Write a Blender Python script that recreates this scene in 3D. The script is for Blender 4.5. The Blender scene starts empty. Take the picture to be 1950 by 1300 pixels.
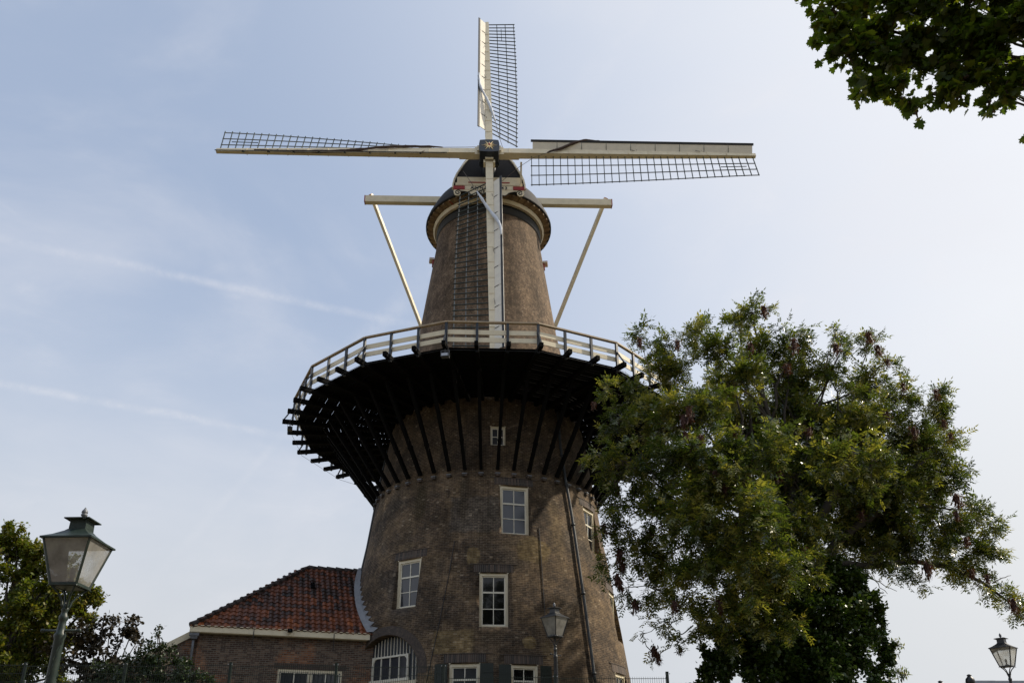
import bpy, math, random
import numpy as np
from mathutils import Vector, Matrix, Euler
PI = math.pi; R = math.radians
random.seed(7); rng = np.random.default_rng(11)
scn = bpy.context.scene; C = scn.collection

# ------------------------------------------------------------------ camera
F, TH, RO, YA, D, CC = 1589.29, 0.3966, -0.0054, -0.0323, 37.405, 848.33
EYE = Vector((0, -D, 1.6))
_r = Vector((math.cos(YA), math.sin(YA), 0))
FW = Vector((-math.sin(YA)*math.cos(TH), math.cos(YA)*math.cos(TH), math.sin(TH)))
_u = _r.cross(FW)
RT = _r*math.cos(RO) + _u*math.sin(RO)
UP = -_r*math.sin(RO) + _u*math.cos(RO)
cam_d = bpy.data.cameras.new("camera"); cam = bpy.data.objects.new("camera", cam_d); C.objects.link(cam)
m = Matrix((RT, UP, -FW)).transposed().to_4x4(); m.translation = EYE
cam.matrix_world = m
cam_d.sensor_width = 36; cam_d.lens = F/1950*36; cam_d.shift_y = (CC-650)/1950
cam_d.clip_start = .1; cam_d.clip_end = 3000
scn.camera = cam

# ------------------------------------------------------------------ sun, sky, exposure
SUN_EL, SUN_AZ = R(40), R(80.5)            # azimuth measured from +Y towards +X
SDIR = Vector((math.sin(SUN_AZ)*math.cos(SUN_EL), math.cos(SUN_AZ)*math.cos(SUN_EL), math.sin(SUN_EL)))
sl = bpy.data.lights.new("sun", 'SUN'); sl.energy = 4.8; sl.angle = R(0.9); sl.color = (1, .89, .72)
so = bpy.data.objects.new("sun", sl); C.objects.link(so)
so.rotation_euler = SDIR.to_track_quat('Z', 'Y').to_euler(); so.location = (60, 0, 60)

def build_world():
    w = bpy.data.worlds.new("World"); scn.world = w; w.use_nodes = True
    nt = w.node_tree; N = nt.nodes; L = nt.links; N.clear()
    out = N.new('ShaderNodeOutputWorld'); bg = N.new('ShaderNodeBackground'); L.new(bg.outputs[0], out.inputs[0])
    sky = N.new('ShaderNodeTexSky'); sky.sky_type = 'NISHITA'; sky.sun_disc = False
    sky.sun_elevation = SUN_EL; sky.sun_rotation = SUN_AZ
    sky.air_density = 1.0; sky.dust_density = 2.0; sky.ozone_density = 1.2
    tc = N.new('ShaderNodeTexCoord')
    def math_(op, a, b=None, c=None, clamp=False):
        n = N.new('ShaderNodeMath'); n.operation = op; n.use_clamp = clamp
        for i, v in enumerate((a, b, c)):
            if v is None: continue
            if isinstance(v, (int, float)): n.inputs[i].default_value = v
            else: L.new(v, n.inputs[i])
        return n.outputs[0]
    def vdot(v):
        n = N.new('ShaderNodeVectorMath'); n.operation = 'DOT_PRODUCT'
        L.new(tc.outputs['Generated'], n.inputs[0]); n.inputs[1].default_value = v
        return n.outputs['Value']
    def smooth(v, a, b):
        n = N.new('ShaderNodeMapRange'); n.interpolation_type = 'SMOOTHSTEP'
        L.new(v, n.inputs[0]); n.inputs[1].default_value = a; n.inputs[2].default_value = b
        return n.outputs[0]
    def noise(scale, det=5, rough=.6, sv=(1, 1, 1), dist=0):
        mp = N.new('ShaderNodeMapping'); mp.inputs['Scale'].default_value = sv
        L.new(tc.outputs['Generated'], mp.inputs[0])
        n = N.new('ShaderNodeTexNoise'); n.inputs['Scale'].default_value = scale
        n.inputs['Detail'].default_value = det; n.inputs['Roughness'].default_value = rough
        n.inputs['Distortion'].default_value = dist
        L.new(mp.outputs[0], n.inputs[0]); return n.outputs[0]
    def mixc(f, a, b):
        n = N.new('ShaderNodeMix'); n.data_type = 'RGBA'
        if isinstance(f, (int, float)): n.inputs[0].default_value = f
        else: L.new(f, n.inputs[0])
        for i, v in ((6, a), (7, b)):
            if isinstance(v, tuple): n.inputs[i].default_value = v+(1,)
            else: L.new(v, n.inputs[i])
        return n.outputs[2]
    sk = N.new('ShaderNodeVectorMath'); sk.operation = 'SCALE'; L.new(sky.outputs[0], sk.inputs[0]); sk.inputs['Scale'].default_value = .11
    el = vdot((0, 0, 1))
    sunw = smooth(vdot(tuple(SDIR)), SKY_S0, SKY_S1)
    # thin high haze: denser to the horizon and to the sun
    hz = mixc(sunw, SKY_H0, SKY_H1)
    low = smooth(el, .62, .12)
    hz = mixc(math_('MULTIPLY', low, .85), hz, mixc(sunw, (.66, .68, .70), (.90, .90, .875)))
    fac = math_('ADD', math_('ADD', math_('MULTIPLY', low, .45), math_('MULTIPLY', sunw, .35)), SKY_BASE, clamp=True)
    col = mixc(fac, sk.outputs[0], hz)
    # cirrus wisps
    c1 = smooth(noise(2.2, 7, .55, (1, 1.4, 2.2), .4), .42, .74)
    col = mixc(math_('MULTIPLY', c1, .38), col, (.83, .83, .87))
    c2 = smooth(noise(7, 8, .62, (1, 1.5, 2.6), .8), .5, .8)
    col = mixc(math_('MULTIPLY', math_('MULTIPLY', c2, c1), .45), col, (.88, .87, .90))
    # contrails: great-circle bands through two directions each
    for (pa, pb, wd, amp, end) in CONTRAILS:
        a = px_dir(*pa); b = px_dir(*pb); n = a.cross(b).normalized(); mid = (a+b).normalized()
        wob = noise(9, 3, .6)
        d = math_('ABSOLUTE', math_('ADD', vdot(tuple(n)), math_('MULTIPLY', math_('SUBTRACT', wob, .5), wd*1.1)))
        band = smooth(d, wd, 0)
        along = smooth(vdot(tuple(mid)), a.dot(mid)-end, a.dot(mid)+end)
        n2 = smooth(noise(30, 6, .75), .36, .66)
        f = math_('MULTIPLY', math_('MULTIPLY', band, along), math_('MULTIPLY_ADD', n2, .75, .25))
        col = mixc(math_('MULTIPLY', f, amp), col, (.86, .85, .88))
    L.new(col, bg.inputs[0]); bg.inputs[1].default_value = 1.0
def px_dir(px, py):
    return (RT*(px-975) + UP*(CC-py) + FW*F).normalized()
SKY_S0, SKY_S1 = .27, 1.0
SKY_H0, SKY_H1 = (.55, .66, .865), (.96, .97, 1.0)
SKY_BASE = .62
CONTRAILS = [((0, 455), (790, 620), .0075, .26, .03), ((0, 728), (560, 832), .007, .46, .03),
             ((1060, 240), (1210, 40), .02, .22, .05), ((420, 960), (560, 800), .008, .22, .02),
             ((700, 640), (860, 480), .02, .3, .03)]
build_world()
scn.view_settings.view_transform = 'Standard'; scn.view_settings.look = 'None'
scn.view_settings.exposure = 0; scn.view_settings.gamma = 1
scn.render.engine = 'CYCLES'
try: scn.cycles.max_bounces = 8; scn.cycles.transparent_max_bounces = 12
except Exception: pass

# ------------------------------------------------------------------ helpers
def at(px, py, dist):
    """world point seen at that pixel of the photo, at horizontal distance dist (along +Y) from the camera"""
    d = px_dir(px, py); return EYE + d*(dist/d.y)
def ppm(p):  # photo pixels per metre at a point
    return F/((p-EYE).dot(FW))

class MB:
    def __init__(s): s.v = []; s.f = []; s.m = []; s.sm = []
    def add(s, vs, fs, mi=0, smooth=False):
        o = len(s.v); s.v += [tuple(v) for v in vs]
        for f in fs: s.f.append(tuple(o+i for i in f)); s.m.append(mi); s.sm.append(smooth)
    def box(s, c, size, rot=None, mi=0, taper=1.0):
        c = Vector(c); hx, hy, hz = [q/2 for q in size]
        vs = []
        for z in (-1, 1):
            t = taper if z > 0 else 1
            for x, y in ((-1, -1), (1, -1), (1, 1), (-1, 1)):
                p = Vector((x*hx*t, y*hy*t, z*hz))
                if rot is not None: p = rot @ p
                vs.append(c+p)
        s.add(vs, [(3, 2, 1, 0), (4, 5, 6, 7), (0, 1, 5, 4), (1, 2, 6, 5), (2, 3, 7, 6), (3, 0, 4, 7)], mi)
    def beam(s, a, b, w, h, up=(0, 0, 1), mi=0, w2=None, h2=None):
        """bar from a to b; w across, h along up; may taper"""
        a = Vector(a); b = Vector(b); d = (b-a).normalized(); up = Vector(up)
        x = d.cross(up)
        if x.length < 1e-4: x = d.cross(Vector((0, 1, 0)))
        x.normalize(); u = x.cross(d)
        vs = []
        for p, ww, hh in ((a, w, h), (b, w2 or w, h2 or h)):
            for sx, sy in ((-1, -1), (1, -1), (1, 1), (-1, 1)): vs.append(p + x*sx*ww/2 + u*sy*hh/2)
        s.add(vs, [(0, 1, 2, 3), (7, 6, 5, 4), (0, 4, 5, 1), (1, 5, 6, 2), (2, 6, 7, 3), (3, 7, 4, 0)], mi)
    def tube(s, pts, rads, n=8, mi=0, caps=True, smooth=True):
        pts = [Vector(p) for p in pts]
        if not isinstance(rads, (list, tuple)): rads = [rads]*len(pts)
        vs = []; prev = None
        for i, p in enumerate(pts):
            d = (pts[min(i+1, len(pts)-1)] - pts[max(i-1, 0)])
            if d.length < 1e-9: d = Vector((0, 0, 1))
            d.normalize()
            if prev is None:
                x = d.orthogonal().normalized()
            else:
                x = prev - d*prev.dot(d)
                if x.length < 1e-6: x = d.orthogonal()
                x.normalize()
            prev = x; y = d.cross(x)
            for k in range(n):
                a = 2*PI*k/n; vs.append(p + (x*math.cos(a)+y*math.sin(a))*rads[i])
        fs = []
        for i in range(len(pts)-1):
            for k in range(n):
                k2 = (k+1) % n; fs.append((i*n+k, i*n+k2, (i+1)*n+k2, (i+1)*n+k))
        s.add(vs, fs, mi, smooth)
        if caps:
            o = len(s.v)-len(vs)
            s.f.append(tuple(o+k for k in reversed(range(n)))); s.m.append(mi); s.sm.append(False)
            s.f.append(tuple(o+(len(pts)-1)*n+k for k in range(n))); s.m.append(mi); s.sm.append(False)
    def lathe(s, prof, n=48, mi=0, smooth=True, c=(0, 0, 0), caps=False, a0=0):
        vs = []; c = Vector(c)
        for r, z in prof:
            for k in range(n):
                a = a0+2*PI*k/n; vs.append(c+Vector((r*math.cos(a), r*math.sin(a), z)))
        fs = []
        for i in range(len(prof)-1):
            for k in range(n):
                k2 = (k+1) % n; fs.append((i*n+k, i*n+k2, (i+1)*n+k2, (i+1)*n+k))
        s.add(vs, fs, mi, smooth)
        if caps:
            o = len(s.v)-len(vs)
            s.f.append(tuple(o+k for k in reversed(range(n)))); s.m.append(mi); s.sm.append(False)
            s.f.append(tuple(o+(len(prof)-1)*n+k for k in range(n))); s.m.append(mi); s.sm.append(False)
    def prism(s, outline, M, depth, mi=0):
        """closed 2-D outline (x,z) ccw, extruded along local y by depth; M places it"""
        n = len(outline)
        vs = [M @ Vector((x, 0, z)) for x, z in outline] + [M @ Vector((x, depth, z)) for x, z in outline]
        fs = [tuple(range(n)), tuple(reversed(range(n, 2*n)))]
        for i in range(n):
            j = (i+1) % n; fs.append((i, i+n, j+n, j))
        s.add(vs, fs, mi)
    def build(s, name, mats, parent=None, tags=None):
        me = bpy.data.meshes.new(name); me.from_pydata(s.v, [], s.f); me.update()
        if not isinstance(mats, (list, tuple)): mats = [mats]
        for mm in mats: me.materials.append(mm)
        me.polygons.foreach_set('material_index', s.m); me.polygons.foreach_set('use_smooth', s.sm)
        return link(name, me, parent)
def link(name, me, parent=None):
    o = bpy.data.objects.new(name, me); C.objects.link(o)
    if parent is not None: o.parent = parent
    return o
def tag(o, label=None, cat=None, group=None, kind=None):
    if label: o['label'] = label
    if cat: o['category'] = cat
    if group: o['group'] = group
    if kind: o['kind'] = kind
    return o
def empty(name, loc=(0, 0, 0), rz=0, parent=None):
    o = bpy.data.objects.new(name, None); C.objects.link(o); o.location = loc; o.rotation_euler = (0, 0, rz)
    o.empty_display_size = .3
    if parent is not None: o.parent = parent
    return o

# ------------------------------------------------------------------ materials
class NT:
    def __init__(s, name):
        s.mat = bpy.data.materials.new(name); s.mat.use_nodes = True
        s.nt = s.mat.node_tree; s.N = s.nt.nodes; s.L = s.nt.links
        s.bsdf = s.N['Principled BSDF']; s.tc = s.N.new('ShaderNodeTexCoord')
    def _in(s, sock, v):
        if isinstance(v, (int, float)): sock.default_value = v
        elif isinstance(v, tuple): sock.default_value = v if len(v) == len(sock.default_value) else v+(1,)
        else: s.L.new(v, sock)
    def math(s, op, a, b=None, c=None, clamp=False):
        n = s.N.new('ShaderNodeMath'); n.operation = op; n.use_clamp = clamp
        for i, v in enumerate((a, b, c)):
            if v is not None: s._in(n.inputs[i], v)
        return n.outputs[0]
    def sep(s, v):
        n = s.N.new('ShaderNodeSeparateXYZ'); s.L.new(v, n.inputs[0]); return n.outputs
    def comb(s, x, y, z):
        n = s.N.new('ShaderNodeCombineXYZ')
        for i, v in enumerate((x, y, z)): s._in(n.inputs[i], v)
        return n.outputs[0]
    def smooth(s, v, a, b, lo=0, hi=1):
        n = s.N.new('ShaderNodeMapRange'); n.interpolation_type = 'SMOOTHSTEP'; s._in(n.inputs[0], v)
        for i, q in enumerate((a, b, lo, hi)): n.inputs[i+1].default_value = q
        return n.outputs[0]
    def noise(s, v, scale, det=4, rough=.6, sv=None):
        if sv:
            mp = s.N.new('ShaderNodeMapping'); mp.inputs['Scale'].default_value = sv; s.L.new(v, mp.inputs[0]); v = mp.outputs[0]
        n = s.N.new('ShaderNodeTexNoise'); n.inputs['Scale'].default_value = scale
        n.inputs['Detail'].default_value = det; n.inputs['Roughness'].default_value = rough
        s.L.new(v, n.inputs[0]); return n.outputs[0]
    def mix(s, f, a, b, mode='MIX'):
        n = s.N.new('ShaderNodeMix'); n.data_type = 'RGBA'; n.blend_type = mode
        s._in(n.inputs[0], f); s._in(n.inputs[6], a); s._in(n.inputs[7], b); return n.outputs[2]
    def ramp(s, v, stops):
        n = s.N.new('ShaderNodeValToRGB'); s.L.new(v, n.inputs[0]); e = n.color_ramp.elements
        while len(e) < len(stops): e.new(.5)
        for i, (p, c) in enumerate(stops): e[i].position = p; e[i].color = c+(1,)
        return n.outputs[0]
    def bump(s, h, strength=.4, dist=.02):
        n = s.N.new('ShaderNodeBump'); n.inputs['Strength'].default_value = strength; n.inputs['Distance'].default_value = dist
        s.L.new(h, n.inputs['Height']); s.L.new(n.outputs[0], s.bsdf.inputs['Normal'])
    def done(s, col, rough=.7, metal=0, spec=None):
        s._in(s.bsdf.inputs['Base Color'], col); s._in(s.bsdf.inputs['Roughness'], rough); s.bsdf.inputs['Metallic'].default_value = metal
        if spec is not None: s.bsdf.inputs['Specular IOR Level'].default_value = spec
        return s.mat
def paint(name, col, rough=.5, dirt=.25, dirtcol=None, bump=.1, metal=0, scale=3.0, spec=None):
    t = NT(name); v = t.tc.outputs['Object']
    n1 = t.noise(v, scale, 5, .65); n2 = t.noise(v, scale*9, 3, .6)
    dc = dirtcol or tuple(c*.55 for c in col)
    f = t.math('MULTIPLY', t.smooth(t.math('MULTIPLY_ADD', n2, .35, t.math('MULTIPLY', n1, .75)), .42, .75), dirt)
    c = t.mix(f, col, dc)
    if bump: t.bump(n2, bump, .004)
    return t.done(c, t.math('MULTIPLY_ADD', n1, .25, rough-.1), metal, spec)
MAT = {}
MAT['cream'] = paint('cream_paint', (.74, .66, .48), .5, .30, (.38, .33, .24))
MAT['white'] = paint('white_paint', (.78, .74, .62), .45, .2, (.42, .40, .34))
MAT['board'] = paint('board_paint', (.76, .71, .60), .5, .25, (.40, .39, .36))
MAT['red'] = paint('red_paint', (.30, .018, .015), .45, .2)
MAT['black'] = paint('black_paint', (.010, .011, .014), .5, .4, (.03, .03, .032))
MAT['tar'] = paint('tarred_wood', (.0035, .0033, .0032), .9, .5, (.007, .0065, .006), .25, spec=.12)
MAT['capblack'] = paint('black_felt', (.010, .010, .013), .75, .6, (.022, .021, .022), .2, scale=1.2)
MAT['blue_black'] = paint('blue_black_paint', (.012, .018, .028), .4, .3, (.03, .035, .04))
MAT['rail_wood'] = paint('rail_wood', (.42, .33, .22), .6, .5, (.2, .14, .09), .2)
MAT['lattice'] = paint('lattice_wood', (.032, .045, .038), .6, .3)
MAT['lattice2'] = paint('lattice_hem', (.15, .16, .155), .6, .5, (.05, .055, .05))
MAT['cloth'] = paint('sail_cloth', (.07, .045, .035), .85, .5, (.03, .02, .018), .3)
MAT['cloth_white'] = paint('sail_cloth_pale', (.62, .66, .72), .8, .3, (.3, .34, .42), .3)
MAT['rope'] = paint('rope', (.12, .10, .09), .9, .3)
MAT['gold'] = paint('gold_paint', (.85, .66, .34), .35, .2)
MAT['soffit'] = None
MAT['zinc'] = paint('grey_zinc', (.16, .17, .19), .5, .5, (.07, .075, .08), .1, .3)
MAT['lead'] = paint('lead_flashing', (.30, .31, .33), .6, .5, (.15, .16, .17), .2)
MAT['pipe'] = paint('drain_pipe_grey', (.045, .05, .055), .45, .5, (.02, .02, .022), .1)
MAT['lamp_green'] = paint('lamp_green', (.010, .022, .018), .42, .6, (.035, .05, .04), .2, scale=7)
MAT['lamp_grey'] = paint('lamp_grey', (.016, .018, .020), .4, .5, (.04, .04, .043), .2, scale=7)
MAT['fence'] = paint('fence_green', (.010, .020, .014), .45, .3)
MAT['shutter'] = paint('dark_green_shutter', (.010, .018, .014), .45, .3)
MAT['bark'] = paint('bark', (.05, .042, .032), .9, .6, (.035, .03, .024), .6, scale=5)
MAT['twig'] = paint('twig', (.10, .085, .06), .9, .4)
MAT['stone'] = paint('cut_stone', (.42, .38, .31), .8, .5, (.2, .18, .15), .2)
MAT['steel'] = paint('steel', (.45, .46, .48), .35, .3, (.2, .2, .2), .05, .8)
MAT['curtain'] = paint('curtain', (.22, .23, .25), .9, .3)
MAT['far_roof'] = paint('far_roof_grey', (.30, .33, .38), .6, .4)

def glass_mat(name, base, rough=.03, spec=.9):
    t = NT(name); v = t.tc.outputs['Object']
    t.bump(t.noise(v, 2.5, 2, .5), .06, .02)
    m = t.done(base, rough, 0, spec); t.bsdf.inputs['IOR'].default_value = 1.6; return m
MAT['glass'] = glass_mat('window_glass', (.006, .006, .007), .03, .35)
MAT['glass_pale'] = glass_mat('window_glass_pale', (.035, .038, .048), .12, .55)  # paler blue-grey, rougher pane; nothing hangs behind it
def lantern_glass():
    t = NT('lantern_glass'); N = t.N; L = t.L
    v = t.tc.outputs['Object']
    tr = N.new('ShaderNodeBsdfTransparent'); tr.inputs[0].default_value = (.93, .94, .93, 1)
    tl = N.new('ShaderNodeBsdfTranslucent'); tl.inputs[0].default_value = (.85, .83, .76, 1)
    df = N.new('ShaderNodeBsdfDiffuse'); df.inputs[0].default_value = (.62, .60, .55, 1)
    gl = N.new('ShaderNodeBsdfGlossy'); gl.inputs['Roughness'].default_value = .08
    m0 = N.new('ShaderNodeMixShader'); m0.inputs[0].default_value = .5; L.new(tl.outputs[0], m0.inputs[1]); L.new(df.outputs[0], m0.inputs[2])
    m1 = N.new('ShaderNodeMixShader'); L.new(t.smooth(t.noise(v, 4, 4, .6), .3, .75, .32, .66), m1.inputs[0])
    L.new(tr.outputs[0], m1.inputs[1]); L.new(m0.outputs[0], m1.inputs[2])
    m2 = N.new('ShaderNodeMixShader'); fr = N.new('ShaderNodeFresnel'); fr.inputs[0].default_value = 1.45
    L.new(fr.outputs[0], m2.inputs[0]); L.new(m1.outputs[0], m2.inputs[1]); L.new(gl.outputs[0], m2.inputs[2])
    L.new(m2.outputs[0], N['Material Output'].inputs[0]); return t.mat
MAT['lantern_glass'] = lantern_glass()

# ------------------------------------------------------------------ the ground
def gz(x, y):
    r = math.hypot(x, y)
    def ss(a, b, v):
        t = min(1, max(0, (v-a)/(b-a))); return t*t*(3-2*t)
    return 1.3*(1-ss(9, 16, r)) + 2.35*(1-ss(18, 28, r))
def build_ground():
    t = NT('grass_ground'); v = t.tc.outputs['Object']
    n = t.noise(v, .6, 5, .6); n2 = t.noise(v, 25, 4, .7)
    c = t.ramp(t.math('MULTIPLY_ADD', n2, .5, t.math('MULTIPLY', n, .5)), [(.3, (.05, .052, .022)), (.5, (.12, .105, .055)), (.7, (.22, .17, .11))])
    t.bump(n2, .8, .05); gm = t.done(c, .9)
    xs = [-900, -500, -250, -120, -70] + list(range(-46, 47, 2)) + [70, 120, 250, 500, 900]
    mb = MB(); n = len(xs)
    vs = [(x, y, gz(x, y) if abs(x) < 60 and abs(y) < 60 else 0) for y in xs for x in xs]
    mb.add(vs, [(j*n+i, j*n+i+1, (j+1)*n+i+1, (j+1)*n+i) for j in range(n-1) for i in range(n-1)], 0, True)
    tag(mb.build('ground', gm), kind='structure')
    # paved street the camera stands on
    t = NT('street_clinkers'); v = t.tc.outputs['Object']
    b = t.N.new('ShaderNodeTexBrick'); b.inputs['Scale'].default_value = 5; t.L.new(v, b.inputs[0])
    b.inputs['Color1'].default_value = (.26, .15, .10, 1); b.inputs['Color2'].default_value = (.20, .12, .085, 1); b.inputs['Mortar'].default_value = (.05, .045, .04, 1)
    sm = t.done(b.outputs[0], .85)
    mb = MB(); mb.add([(-80, -46, .004), (80, -46, .004), (80, -34, .004), (-80, -34, .004)], [(0, 1, 2, 3)])
    tag(mb.build('road', sm), kind='structure')
build_ground()

# ------------------------------------------------------------------ tower geometry
PROF = [(0, 7.25), (3.4, 6.72), (6.0, 6.25), (8, 5.98), (9.9, 5.70), (10.8, 5.58), (12, 5.38), (14.2, 5.10), (17.45, 4.62), (20.3, 4.02), (23.2, 3.50), (23.8, 3.42), (28.2, 2.83), (29.6, 2.68), (30.2, 2.66)]
def rad(z):
    for (z0, r0), (z1, r1) in zip(PROF, PROF[1:]):
        if z <= z1: return r0+(r1-r0)*(z-z0)/(z1-z0)
    return PROF[-1][1]
def on_tower(px, py):
    """where the ray of a photo pixel meets the brick tower -> (angle, z)"""
    d = px_dir(px, py); s = 15.0
    while s < 70:
        p = EYE+d*s
        if math.hypot(p.x, p.y) <= rad(p.z):
            return math.atan2(p.y, p.x), p.z
        s += .01
    s = 0; best = min(((math.hypot(p.x, p.y)-rad(p.z)), math.atan2(p.y, p.x), p.z) for p in [EYE+d*(20+i*.02) for i in range(2000)])
    return best[1], best[2]
def P_t(a, z, off=0):
    r = rad(z)+off; return Vector((r*math.cos(a), r*math.sin(a), z))
def surf_patch(mb, a0, a1, z0, z1, off, na=8, nz=3, mi=0, thick=True):
    vs = []; 
    for j in range(nz+1):
        z = z0+(z1-z0)*j/nz
        for i in range(na+1): vs.append(P_t(a0+(a1-a0)*i/na, z, off))
    fs = [(j*(na+1)+i, j*(na+1)+i+1, (j+1)*(na+1)+i+1, (j+1)*(na+1)+i) for j in range(nz) for i in range(na)]
    mb.add(vs, fs, mi)
    # rim back to the wall
    ring = [i for i in range(na+1)] + [j*(na+1)+na for j in range(1, nz+1)] + [nz*(na+1)+i for i in reversed(range(na))] + [j*(na+1) for j in reversed(range(1, nz))]
    pr = [Vector(vs[i]) for i in ring]; inner = [Vector((p.x, p.y, p.z))*1 for p in pr]
    for p in inner:
        rr = math.hypot(p.x, p.y); k = (rr-off-.02)/rr; p.x *= k; p.y *= k
    n = len(pr); mb.add(pr+inner, [(i, (i+1) % n, (i+1) % n+n, i+n) for i in range(n)], mi)

def brick_nodes(t, uvec, c1, c2, mortar, w=.21, h=.072, ms=.0115):
    b = t.N.new('ShaderNodeTexBrick'); b.inputs['Scale'].default_value = 1
    b.inputs['Brick Width'].default_value = w; b.inputs['Row Height'].default_value = h
    b.inputs['Mortar Size'].default_value = ms; b.inputs['Mortar Smooth'].default_value = .3
    b.inputs['Bias'].default_value = 0
    t._in(b.inputs['Color1'], c1); t._in(b.inputs['Color2'], c2); t._in(b.inputs['Mortar'], mortar)
    t.L.new(uvec, b.inputs['Vector']); return b
def tower_brick():
    t = NT('tower_brick'); o = t.sep(t.tc.outputs['Object'])
    ang = t.math('ARCTAN2', o[0], t.math('MULTIPLY', o[1], -1))
    u = t.math('MULTIPLY', ang, 5.4); v = o[2]
    uv = t.comb(u, v, 0)
    nb = t.noise(uv, .55, 5, .6); ns = t.noise(uv, 3.2, 4, .65)
    # per-brick tone
    wn = t.N.new('ShaderNodeTexWhiteNoise'); wn.noise_dimensions = '2D'
    cu = t.math('FLOOR', t.math('DIVIDE', u, .12)); cv = t.math('FLOOR', t.math('DIVIDE', v, .062))
    t.L.new(t.comb(cu, cv, 0), wn.inputs['Vector'])
    tone = t.math('MULTIPLY_ADD', wn.outputs['Value'], .5, t.math('MULTIPLY', ns, .5))
    dark = t.ramp(tone, [(.15, (.035, .028, .024)), (.45, (.080, .060, .046)), (.7, (.125, .092, .064)), (.92, (.27, .21, .155))])
    warm = t.ramp(tone, [(.15, (.085, .062, .045)), (.45, (.155, .115, .075)), (.7, (.20, .15, .095)), (.92, (.33, .27, .18))])
    grey = t.ramp(tone, [(.15, (.045, .042, .042)), (.5, (.080, .073, .070)), (.92, (.17, .16, .145))])
    col = t.mix(t.smooth(nb, .42, .62), dark, warm)
    col = t.mix(t.smooth(t.noise(uv, .35, 4, .6, (1, .8, 1)), .52, .66, 0, .75), col, grey)
    # upper tower brick is browner
    up = t.smooth(v, 17, 19)
    upc = t.ramp(tone, [(.15, (.085, .060, .044)), (.5, (.150, .108, .075)), (.92, (.27, .205, .15))])
    col = t.mix(t.math('MULTIPLY', up, .85), col, upc)
    # repaired patches of yellow brick (hand placed on the wall) and other marks
    yb = t.ramp(tone, [(.15, (.14, .105, .052)), (.5, (.25, .19, .09)), (.92, (.40, .34, .2))])
    dist = t.math('MULTIPLY', t.math('SUBTRACT', t.noise(uv, 2.1, 4, .6), .5), 1.1)
    def patch(px, py, wpx, hpx, colr, amt, soft=.25, rect=False):
        nonlocal col
        a, z = on_tower(px, py)
        aa, _ = on_tower(px+wpx/2, py); _, zz = on_tower(px, py+hpx/2)
        uc = (a+PI/2)*5.4; ru = max(.1, abs(aa-a)*5.4); rz = max(.1, abs(z-zz))
        du = t.math('DIVIDE', t.math('SUBTRACT', u, uc), ru); dv = t.math('DIVIDE', t.math('SUBTRACT', v, z), rz)
        if rect: d = t.math('MAXIMUM', t.math('ABSOLUTE', du), t.math('ABSOLUTE', dv))
        else: d = t.math('SQRT', t.math('ADD', t.math('MULTIPLY', du, du), t.math('MULTIPLY', dv, dv)))
        d = t.math('ADD', d, t.math('MULTIPLY', dist, .5 if rect else 1))
        f = t.math('MULTIPLY', t.smooth(d, 1+soft, 1-soft), amt)
        col = t.mix(f, col, colr)
    patch(905, 978, 95, 66, grey, .95, .10, True)
    patch(830, 918, 190, 36, warm, .6, .3, True)
    patch(1035, 925, 150, 50, warm, .6, .4)
    patch(1016, 1046, 58, 50, yb, 1.0, .12); patch(981, 1032, 40, 12, (.05, .042, .034), .45, .5); patch(940, 1212, 44, 18, (.05, .042, .034), .5, .5)
    patch(902, 1057, 28, 36, yb, .8, .15)
    patch(862, 1221, 78, 46, yb, .8, .10, True)
    patch(1007, 1223, 26, 24, yb, .9, .15)
    patch(1043, 1235, 26, 40, yb, .35, .3)
    patch(818, 1293, 20, 26, yb, .5, .3)
    patch(775, 1040, 30, 16, yb, .3, .4)
    patch(845, 790, 60, 16, yb, .25, .4)
    patch(1005, 870, 30, 18, yb, .35, .4)
    patch(1060, 1010, 22, 110, yb, .35, .6)
    # drip streaks below the strut feet, mossy rust
    st = t.noise(uv, 1.0, 4, .7, (5.5, .22, 1))
    zone = t.math('MULTIPLY', t.smooth(v, 10.5, 13.8), t.smooth(v, 14.6, 14.0))
    col = t.mix(t.math('MULTIPLY', t.math('MULTIPLY', t.smooth(st, .50, .68), zone), .7), col, (.05, .038, .018))
    patch(801, 955, 22, 70, (.045, .035, .012), .8, .5)
    for px_, py_, w_, h_, am_ in ((883, 950, 15, 110, .75), (757, 950, 9, 70, .5), (727, 965, 8, 60, .5), (780, 1000, 14, 120, .35), (925, 1030, 26, 60, .45), (1000, 905, 12, 30, .4), (1112, 1010, 10, 120, .35), (1080, 1180, 20, 130, .35), (690, 1150, 16, 90, .45), (830, 1130, 18, 110, .3)):
        patch(px_, py_, w_, h_, (.040, .034, .026), am_, .5)
    # shade under the gallery, painted into the brick colour
    gallery_shade = t.math('MULTIPLY', t.smooth(v, 13.9, 14.3), t.smooth(v, 17.8, 17.4))
    col = t.mix(t.math('MULTIPLY', gallery_shade, .45), col, (.040, .028, .020))
    st2 = t.noise(uv, 1.0, 4, .7, (2.2, .12, 1))
    col = t.mix(t.smooth(st2, .55, .75, 0, .45), col, (.05, .045, .036))
    # scattered pale bricks
    col = t.mix(t.math('MULTIPLY', t.smooth(wn.outputs['Value'], .985, .99), .35), col, (.5, .46, .38))
    b = brick_nodes(t, uv, (1, 1, 1), (.8, .8, .8), (0, 0, 0))
    mort = t.mix(t.smooth(nb, .4, .6), (.26, .24, .205), (.36, .31, .24))
    mort = t.mix(.55, mort, col)
    col = t.mix(b.outputs['Fac'], col, mort)
    # blotchy weathering over bricks and joints alike
    m1 = t.smooth(t.noise(uv, .8, 6, .68, (1, .75, 1)), .32, .70, .52, 1.28); m2 = t.smooth(t.noise(uv, 4.5, 4, .7), .3, .72, .68, 1.30)
    mm = t.math('MULTIPLY', m1, m2); col = t.mix(1.0, col, t.comb(mm, mm, mm), 'MULTIPLY')
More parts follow.
